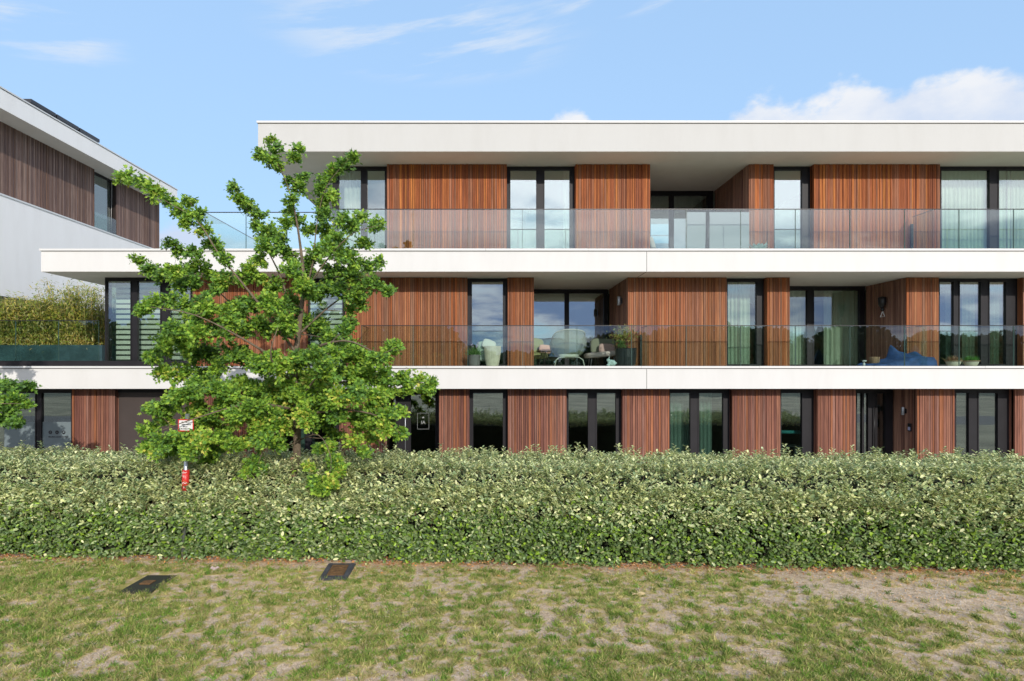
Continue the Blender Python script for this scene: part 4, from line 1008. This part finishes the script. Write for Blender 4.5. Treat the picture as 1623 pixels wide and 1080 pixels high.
def woven_mat():
    mt = bpy.data.materials.new('woven_rope'); mt.use_nodes = True; T = NT(mt.node_tree)
    tc = T.new('ShaderNodeTexCoord'); wv = T.new('ShaderNodeTexWave', wave_type='BANDS', bands_direction='X'); wv.inputs['Scale'].default_value = 22; T.l.new(tc.outputs['Object'], wv.inputs[0])
    d = T.new('ShaderNodeBsdfDiffuse'); d.inputs[0].default_value = (.24, .28, .20, 1); tr = T.new('ShaderNodeBsdfTransparent'); mx = T.new('ShaderNodeMixShader')
    T.l.new(T.smooth(wv.outputs['Fac'], .25, .55, .25, .85), mx.inputs[0]); T.l.new(tr.outputs[0], mx.inputs[1]); T.l.new(d.outputs[0], mx.inputs[2])
    out = T.new('ShaderNodeOutputMaterial'); T.l.new(mx.outputs[0], out.inputs[0]); return mt
sh = MB(); sh.add(vs, fs, 0, None, True); sh.build('woven_shell', woven_mat(), o)
sg = mcol('sage_metal', (.42, .46, .38), .5)
rim = MB(); rim.tube([vs[nv*(nu+1)+j] for j in range(nu+1)], .016, 8); rim.tube([vs[i*(nu+1)] for i in range(nv, -1, -1)], .014, 6); rim.tube([vs[i*(nu+1)+nu] for i in range(nv, -1, -1)], .014, 6)
rim.build('rim', sg, o)
MB().pillow((x, D+.15, FL+.30), (.30, .28, .06), e=.5).build('seat_cushion', sg, o)
for sx in (-1, 1): MB().tube([(x+sx*.42, D-.25, FL), (x+sx*.38, D-.22, FL+.18), (x+sx*.28, D-.2, FL+.25), (x+sx*.1, D-.15, FL+.26)], .014, 8).build('leg', sg, o)
# pale bench sofa with pink cushions
D = 18.6; x = px(953, D); o = empty('sofa', (x, D, FL), 'pale cushioned sofa with pink and olive pillows at right of the recessed balcony', 'sofa')
MB().pillow((x, D, FL+.36), (.50, .36, .085), rot=(0, R(-5), 0), e=.4).build('seat', mcol('shell_cloth', (.58, .52, .47), .9), o)
MB().pillow((x+.12, D+.32, FL+.60), (.40, .09, .26), rot=(R(-14), R(2), 0), e=.45).build('backrest', mcol('olive_grey', (.20, .22, .16), .9), o)
MB().pillow((x+.18, D+.05, FL+.53), (.25, .07, .16), rot=(R(-16), R(4), 0), e=.5).build('cushion', mcol('mauve_cloth', (.46, .33, .30), .9), o)
for a, b in ((-.35, -.2), (.38, -.2), (-.35, .25), (.38, .25)): MB().tube([(x+a*.9, D+b, FL+.3), (x+a, D+b, FL)], .015, 6).build('leg', M['steel'], o)
# rabbit-like figurine
D = 16.8; x = px(968, D)
rb = MB().pillow((x+.03, D, FL+.09), (.115, .07, .085), rot=(0, R(12), 0), e=.9).pillow((x-.065, D, FL+.16), (.05, .045, .05), e=.95).pillow((x-.045, D+.015, FL+.225), (.014, .012, .05), rot=(0, R(20), 0), e=.95, n=10).pillow((x-.05, D-.02, FL+.22), (.014, .012, .026), rot=(0, R(28), 0), e=.95, n=10).pillow((x-.06, D, FL+.035), (.05, .05, .035), e=.9).pillow((x+.14, D, FL+.08), (.03, .03, .03), e=1, n=10)
tag(rb.build('rabbit_figurine', mcol('verdigris', (.42, .55, .53), .6, var=(14, .3))), 'pale blue green rabbit figurine at the foot of the black planter', 'figurine')
# black planter with autumn shrub
D = 16.95; x = px(992, D); o = empty('potted_shrub', (x, D, FL), 'yellow green shrub in a large ribbed black round planter', 'plant')
MB().lathe((x, D, FL), [(.20, 0), (.25, .05), (.285, .25), (.29, .47), (.295, .49), (.275, .49), (.26, .42)], 56, flute=.012).build('planter', mcol('black_ribbed', (.02, .025, .027), .35), o)
MB().lathe((x, D, FL+.42), [(.02, 0), (.262, .005)], 24).build('soil', M['core'], o)
stb = MB()
for k in range(16):
    a = random.uniform(0, 6.28); tpq = (x-.05+random.uniform(-.3, .26), D+random.uniform(-.2, .2), FL+random.uniform(.75, 1.0)); stb.tube([(x+.1*math.cos(a), D+.1*math.sin(a), FL+.42), ((x+tpq[0])/2+random.uniform(-.04, .04), D, FL+.65), tpq], [.006, .005, .002], 4, cap=False)
stb.build('stems', mcol('red_stem', (.16, .07, .05), .7), o)
leaves_plant(o, (x-.08, D-.02, FL+.84), (.15, .12, .11), 620, [(.38, .36, .08), (.48, .40, .12), (.26, .32, .07), (.42, .28, .10), (.20, .28, .08)], (.04, .085), .35)
leaves_plant(o, (x-.12, D-.05, FL+.58), (.06, .06, .08), 130, GREENS, (.04, .09), .3, name='undergrowth')
# wall lamps
def wall_lamp(c, n, label, mat, w=.07, h=.18):
    o = empty('wall_lamp', c, label, 'lamp')
    nx_ = n
    MB().box(c[0]-.02 if nx_ else c[0]-w/2, c[0] if nx_ else c[0]+w/2, c[1]-w*.5, c[1]+w*.5, c[2]-h*.3, c[2]+h*.3).build('wall_plate', M['black'], o)
    MB().lathe((c[0]-.09, c[1], c[2]-h/2), [(w*.55, 0), (w*.6, .01), (w*.6, h-.01), (w*.55, h)], 20).build('lamp_body', mat, o)
    MB().box(c[0]-.06, c[0]-.018, c[1]-.012, c[1]+.012, c[2]-.012, c[2]+.012).build('bracket', M['black'], o)
wall_lamp((px(995, DW)-.005, 18.0, pz(476.5, 17.9)), True, 'small grey cylinder lamp on the cladding beside the recessed balcony', M['steel'], .10, .26)
wall_lamp((px(1454, DG)-.005, 17.25, pz(652, 17.2)), True, 'metal box lamp beside the ground floor entrance above the intercom', M['steel'], .07, .22)
ic_ = (px(1454, DG)-.005, 17.08, pz(677.5, 17.1)); o = empty('intercom', ic_, 'black door intercom with pale screen on the entrance side wall', 'intercom')
MB().box(ic_[0]-.03, ic_[0], ic_[1]-.06, ic_[1]+.06, ic_[2]-.11, ic_[2]+.11).build('housing', M['black'], o)
MB().box(ic_[0]-.033, ic_[0]-.0302, ic_[1]-.045, ic_[1]+.045, ic_[2]-.08, ic_[2]+.01).build('screen', mcol('screen_violet', (.45, .48, .70), .3), o)  # flat pale violet colour, no emission
# black lantern with triangle ornament
D = 18.15; lx = px(1437, DW)-.012; c = (lx-.02, D, pz(481, D)); o = empty('wall_lantern', c, 'black wall lantern on the shaded balcony side wall', 'lamp')
MB().lathe((lx-.13, D, c[2]-.14), [(.04, 0), (.06, .03), (.10, .10), (.115, .30), (.09, .32), (.02, .34)], 16).build('lamp_shade', M['black'], o)
MB().tube([(lx, D, c[2]+.05), (lx-.06, D, c[2]+.1), (lx-.12, D, c[2]+.05)], .014, 6).build('bracket', M['black'], o)
MB().pillow((lx-.12, D, c[2]-.18), (.05, .05, .05), e=.9, n=12).build('lower_cap', M['black'], o)
tr_ = MB(); a = (lx-.13, D-.02, c[2]-.24); b = (a[0]-.09, D-.06, a[2]-.17); d_ = (a[0]+.09, D+.02, a[2]-.15); tr_.tube([a, b, d_, a], .013, 6)
tag(tr_.build('triangle_ornament', M['white']), 'white triangle ornament hanging below the black wall lantern', 'ornament')
# blue beanbag
D = 16.95; x0, x1 = px(1372, D), px(1471, D); nx2, ny2 = 60, 22; vs = []
def bh(u, v):
    h = .035+.20*max(0, min(1, (u-.05)/.55))**1.1; back = max(0, (v-.45)/.55)
    h += back*(.26*math.exp(-((u-.56)/.05)**2)+.17*max(0, min(1, (u-.5)/.1))+.04*math.sin(u*21))
    h += .05*math.sin(u*9+v*3)*min(1, u*2)*.5+.02*math.sin(v*12+u*17)
    e = min(1, u/.04, (1-u)/.03, v/.12)**.5; return max(.004, h*e if u < .97 else h*e)
for j in range(ny2+1):
    for i in range(nx2+1):
        u, v_ = i/nx2, j/ny2; vs.append((x0+(x1-x0)*u+.05*math.sin(v_*5), D-.38+.75*v_, FL+bh(u, v_)))
n0 = len(vs); top_f = [(j*(nx2+1)+i, j*(nx2+1)+i+1, (j+1)*(nx2+1)+i+1, (j+1)*(nx2+1)+i) for j in range(ny2) for i in range(nx2)]
bb = MB(); bb.add(vs, top_f, 0, None, True)
brow = [ny2*(nx2+1)+i for i in range(nx2+1)]; bb.add([vs[k] for k in brow]+[(vs[k][0], vs[k][1]+.02, FL) for k in brow], [(i+1, i, nx2+1+i, nx2+2+i) for i in range(nx2)], 0, None, True)
tag(bb.build('beanbag', mcol('blue_canvas', (.028, .075, .21), .75, bump=(9, .8), var=(5, .3))), 'crumpled blue beanbag lying on the first floor balcony', 'beanbag')
D = 17.2; x = px(1386, D)
tag(MB().lathe((x, D, FL), [(.09, 0), (.115, .02), (.13, .24), (.135, .26), (.12, .26), (.11, .2)], 20).build('wicker_basket', mcol('wicker', (.34, .22, .13), .9, bump=(70, .9))), 'brown wicker basket behind the foot end of the blue beanbag', 'basket')
D = 16.8; x = px(1370, D)
tag(MB().pillow((x, D, FL+.14), (.055, .05, .026), e=.9).pillow((x-.01, D, FL+.05), (.03, .03, .055), e=.9).build('garden_ornament', mcol('pale_stone', (.5, .55, .55), .7)), 'small pale round ornament left of the wicker basket', 'ornament')
# two bowls with plants
for q, cols, lab in ((1511, [(.36, .20, .12), (.30, .16, .10), (.22, .2, .08), (.42, .26, .16)], 'cream bowl planter with reddish brown succulent on the balcony at right'), (1539, [(.10, .30, .05), (.14, .36, .07), (.08, .22, .04)], 'cream bowl planter with bright green grass on the balcony at right')):
    D = 16.75; x = px(q, D); o = empty('bowl_planter', (x, D, FL), lab, 'plant', 'bowl planters on the balcony')
    MB().lathe((x, D, FL), [(.11, 0), (.14, .02), (.175, .11), (.18, .14), (.165, .14), (.15, .1)], 26).build('bowl', mcol('cream_bowl', (.55, .53, .42), .6), o)
    MB().lathe((x, D, FL+.13), [(.178, 0), (.205, .0), (.205, .022), (.17, .022)], 26).build('bowl_rim', mcol('brown_rim', (.30, .20, .12), .7), o)
    n = 300; b0 = np.tile([x, D, FL+.12], (n, 1))+rng.normal(size=(n, 3))*[.055, .055, .012]
    v, f, cc = leafgeo(*NARROW, b0, rng.normal(size=(n, 3))*[.55, .5, .2]+[0, 0, .7], rng.normal(size=(n, 3)), rng.uniform(.08, .2, n), rng.uniform(.012, .022, n), to_arr([random.choice(cols) for _ in range(n)]))
    npmesh('leaves', v, f, 4, cc, M['leaf'], o)
# top floor: grey reflection stand-in, lounge chair, flower bowl
FT = F2+.05
D = 17.0; o = empty('reflection_stand_in', (px(1137, D), D, FT), 'pale grey panels with dark curved pole standing in for a reflection behind the top railing', 'screen')
gs = mcol('stand_in_grey', (.27, .30, .33), .8, bump=(3, .3))
MB().box(px(1089, D), px(1118.5, D), D, D+.03, FT, pz(336.5, D)).build('stand_in_panel', gs, o); MB().box(px(1124.5, D), px(1187.5, D), D, D+.03, FT, pz(336.5, D)).build('stand_in_panel', gs, o)  # panels made up in place of a grey reflection in the rail glass
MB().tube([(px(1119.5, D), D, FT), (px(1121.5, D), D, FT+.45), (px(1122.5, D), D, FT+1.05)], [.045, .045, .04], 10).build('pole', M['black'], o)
D = 18.3; x = px(1047, D); o = empty('lounge_chair', (x, D, FT), 'pale grey lounge chair in the top floor recess behind the railing', 'armchair')
gy = mcol('grey_lounge', (.42, .43, .41), .8)
MB().pillow((x-.27, D, FT+.38), (.09, .26, .36), rot=(0, R(-16), 0), e=.5).build('backrest', gy, o); MB().pillow((x+.08, D, FT+.16), (.32, .27, .10), e=.45).build('seat', gy, o)
D = 16.75; x = px(1202, D); o = empty('flower_bowl', (x, D, FT), 'pale turquoise flower shaped bowl standing on the top balcony', 'bowl')
tq = mcol('turquoise_glaze', (.50, .66, .64), .35, var=(12, .25)); MB().lathe((x, D, FT), [(.10, 0), (.13, .02), (.14, .04)], 20).build('base', tq, o)
n = 26; b0 = np.tile([x, D, FT+.02], (n, 1)); an = rng.uniform(0, 6.28, n); v, f, cc = leafgeo([(0, 0, 0), (.35, .5, .02), (.8, .45, .08), (1, 0, .16), (.8, -.45, .08), (.35, -.5, .02)], OVALQ[1], b0, np.stack([np.cos(an), np.sin(an), rng.uniform(.15, .7, n)], 1), np.stack([-np.cos(an)*.4, -np.sin(an)*.4, np.ones(n)], 1), rng.uniform(.22, .34, n), rng.uniform(.10, .15, n), np.ones((n, 3)))
npmesh('petals', v, f, 4, cc, tq, o)
# desk seen through the ground floor window
D = 17.9; tz = pz(706, D); o = empty('desk', (px(1250, D), D, 0), 'pale desk behind the ground floor window right of the centre', 'desk')
wt = mcol('desk_white', (.6, .63, .62), .5)
MB().box(px(1225, D), px(1265, D), D-.2, D+.5, tz-.03, tz).build('desk_top', wt, o)
for q in (px(1226, D)+.03, px(1264, D)-.05): MB().box(q-.03, q+.03, D, D+.06, .012, tz-.031).build('leg', wt, o)
D = 17.3; o = empty('pendant_lamp', (px(1252, D), D, GZ1), 'turquoise linear pendant lamp hanging over the pale desk', 'lamp')
MB().tube([(px(1225, D), D, pz(685, D)), (px(1268, D), D, pz(685, D))], .05, 10).build('lamp_tube', mcol('turq', (.15, .62, .65), .5), o)
for q in (1228, 1262): MB().tube([(px(q, D), D, pz(684, D)), (px(q, D), D, GZ1)], .004, 4).build('cable', M['steel'], o)

# ------------------------------------------------------------------ street sign, plates and litter
D = 10.62; zb_, zt_ = 0, 2.52
px0 = px(286.5, D); pxt = px(293.5, D)
o = empty('sign_pole', (px0, HX(px0)+.10, 0), 'leaning grey pole in the hedge face with small red bordered white sign', 'sign')
yb = HX(px0)+.05
def pol(z): return Vector((px0+(pxt-px0)*z/2.52, yb, z))
MB().tube([pol(-.05), pol(zt_)], .036, 16).build('pole', M['steel'], o)
cs = pol(pz(674, yb)); sgm = MB().box(cs.x-.135, cs.x+.135, yb-.052, yb-.048, cs.z-.105, cs.z+.105).box(cs.x-.117, cs.x+.117, yb-.0535, yb-.0522, cs.z-.087, cs.z+.087, 1)
sg_ = sgm.build('sign_plate', [M['red'], M['white']], o)
tx = MB(); random.seed(9)
for z_, a_, b_ in ((.055, -.07, -.035), (.055, -.01, .03), (.012, -.07, .085), (-.025, -.05, .02), (-.06, -.08, .05)):
    q = a_
    while q < b_:
        w_ = random.uniform(.006, .016); tx.box(cs.x+q, cs.x+q+w_, yb-.0545, yb-.0538, cs.z+z_-.009, cs.z+z_+random.choice([.007, .012])); q += w_+.004
tx.build('sign_lettering', M['text_black'], sg_)
st2 = MB(); za, zc = pz(777, yb), pz(745, yb); pA, pC = pol(za), pol(zc); st2.tube([pA, pC], .060, 20); sk = st2.build('red_sleeve', M['red'], o)
wl = MB(); H_ = zc-za; xm = (pA.x+pC.x)/2; yf_ = yb-.0625
def stroke(a, b, th=.009):
    a = Vector((xm+a[0], yf_+abs(a[0])**2*8, za+a[1]*H_)); b = Vector((xm+b[0], yf_+abs(b[0])**2*8, za+b[1]*H_)); d = (b-a).normalized().cross(Vector((0, 1, 0)))*th/2
    wl.add([a-d, b-d, b+d, a+d], [(0, 1, 2, 3)])
for zz in (.23, .76): stroke((-.045, zz), (.045, zz)); stroke((0, zz), (0, zz-.11)); stroke((-.028, zz-.05), (.028, zz-.05), .005)
for zz in (.36, .88): stroke((-.04, zz), (-.01, zz+.05)); stroke((-.01, zz+.05), (.02, zz-.01)); stroke((.02, zz-.01), (.042, zz+.04)); stroke((-.04, zz-.02), (.005, zz-.02), .006)
wl.build('sleeve_lettering', M['text_white'], sk)
def gpnt(x, y, z=0): D = (E-z)*F/(y-585); return Vector((px(x, D), D, z))
def plate(name, cs, label, cm_, im_, zt=.046):
    q = [gpnt(a, b, zt) for a, b in cs]; c = sum(q, Vector())/4; o = empty(name, (c.x, c.y, 0), label, 'cover')
    mb = MB(); mb.add([(*p.xy, zt) for p in q]+[(*p.xy, -.02) for p in q], [(0, 1, 2, 3), (0, 4, 5, 1), (1, 5, 6, 2), (2, 6, 7, 3), (3, 7, 4, 0)])
    u, v = (q[1]-q[0]), (q[3]-q[0]); return o, mb, q, c, u, v
def quad(mb, c, u, v, a, b, z, h=.004, mi=0, col=None):
    p = [c+u*i*a+v*j*b for i, j in ((-.5, -.5), (.5, -.5), (.5, .5), (-.5, .5))]
    mb.add([(*k.xy, z) for k in p]+[(*k.xy, z+h) for k in p], [(4, 5, 6, 7), (0, 1, 5, 4), (1, 2, 6, 5), (2, 3, 7, 6), (3, 0, 4, 7)], mi, col)
rub = mcol('rubber_plate', (.035, .037, .026), .6, bump=(25, .3)); rust = mcol('rusty_iron', (.15, .075, .026), .85, var=(18, .4), bump=(40, .6))
o, mb, q, c, u, v = plate('access_cover', [(188, 938), (240, 938), (270, 912), (234, 912)], 'square black studded cover lying in the lawn at left', 0, 0)
for i in range(13):
    for j in range(15): quad(mb, q[0]+u*((i+.5)/13)+v*((j+.5)/15), u, v, .04, .035, .0462, .005)
mb.build('cover_plate', rub, o); m2 = MB(); quad(m2, c, u, v, .34, .22, .052, .012); m2.build('rusty_lid', rust, o)
o, mb, q, c, u, v = plate('drain_cover', [(505, 918), (549, 918), (564, 893), (521, 893)], 'rusty rectangular drain cover with dark stone surround beside the hedge foot', 0, 0, .040)
mb.build('surround', mcol('basalt', (.06, .06, .065), .85, bump=(30, .6), var=(9, .3)), o); m2 = MB(); quad(m2, c+v*.04, u, v, .62, .66, .041, .006)
for i in range(3):
    quad(m2, c+v*(.04+.15*(i-1)), u, v, .36, .05, .0471, .004)
m2.build('iron_lid', rust, o); m3 = MB()
for sgn in (-1, 1):
    m3 = MB()
    for i in range(9): quad(m3, c+u*.41*sgn+v*((i-4)/9.2), u, v, .13, .105, .0402, .007)
    m3.build('sett_row', M['basalt'], o)
def scrap(name, x, y, w_, h_, label, cat, mat, rz=.3):
    p = gpnt(x, y); mb = MB(); n = 6
    vs = [(p.x+math.cos(rz)*(i/n-.5)*w_-math.sin(rz)*(j/2-.5)*h_, p.y+math.sin(rz)*(i/n-.5)*w_+math.cos(rz)*(j/2-.5)*h_, .035+.012*math.sin(i*1.3+j)+.01*j) for j in range(3) for i in range(n+1)]
    fs = [(j*(n+1)+i, j*(n+1)+i+1, (j+1)*(n+1)+i+1, (j+1)*(n+1)+i) for j in range(2) for i in range(n)]
    mb.add(vs, fs, 0); mb.add([(a, b, c_-.006) for a, b, c_ in vs], [f_[::-1] for f_ in fs], 0); tag(mb.build(name, mat), label, cat)
scrap('wood_chip', 1012, 946, .19, .035, 'pale yellowish strip of wood lying on the lawn right of centre', 'wood chip', mcol('chip', (.55, .42, .22), .8), .05)
scrap('paper_scrap', 1491, 905, .13, .07, 'crumpled white paper scrap at the hedge foot on the right', 'litter', M['white'], .3)
scrap('paper_scrap', 340, 905, .13, .07, 'crumpled pinkish paper between the two ground covers', 'litter', mcol('pink_paper', (.55, .42, .38), .8), -.2)
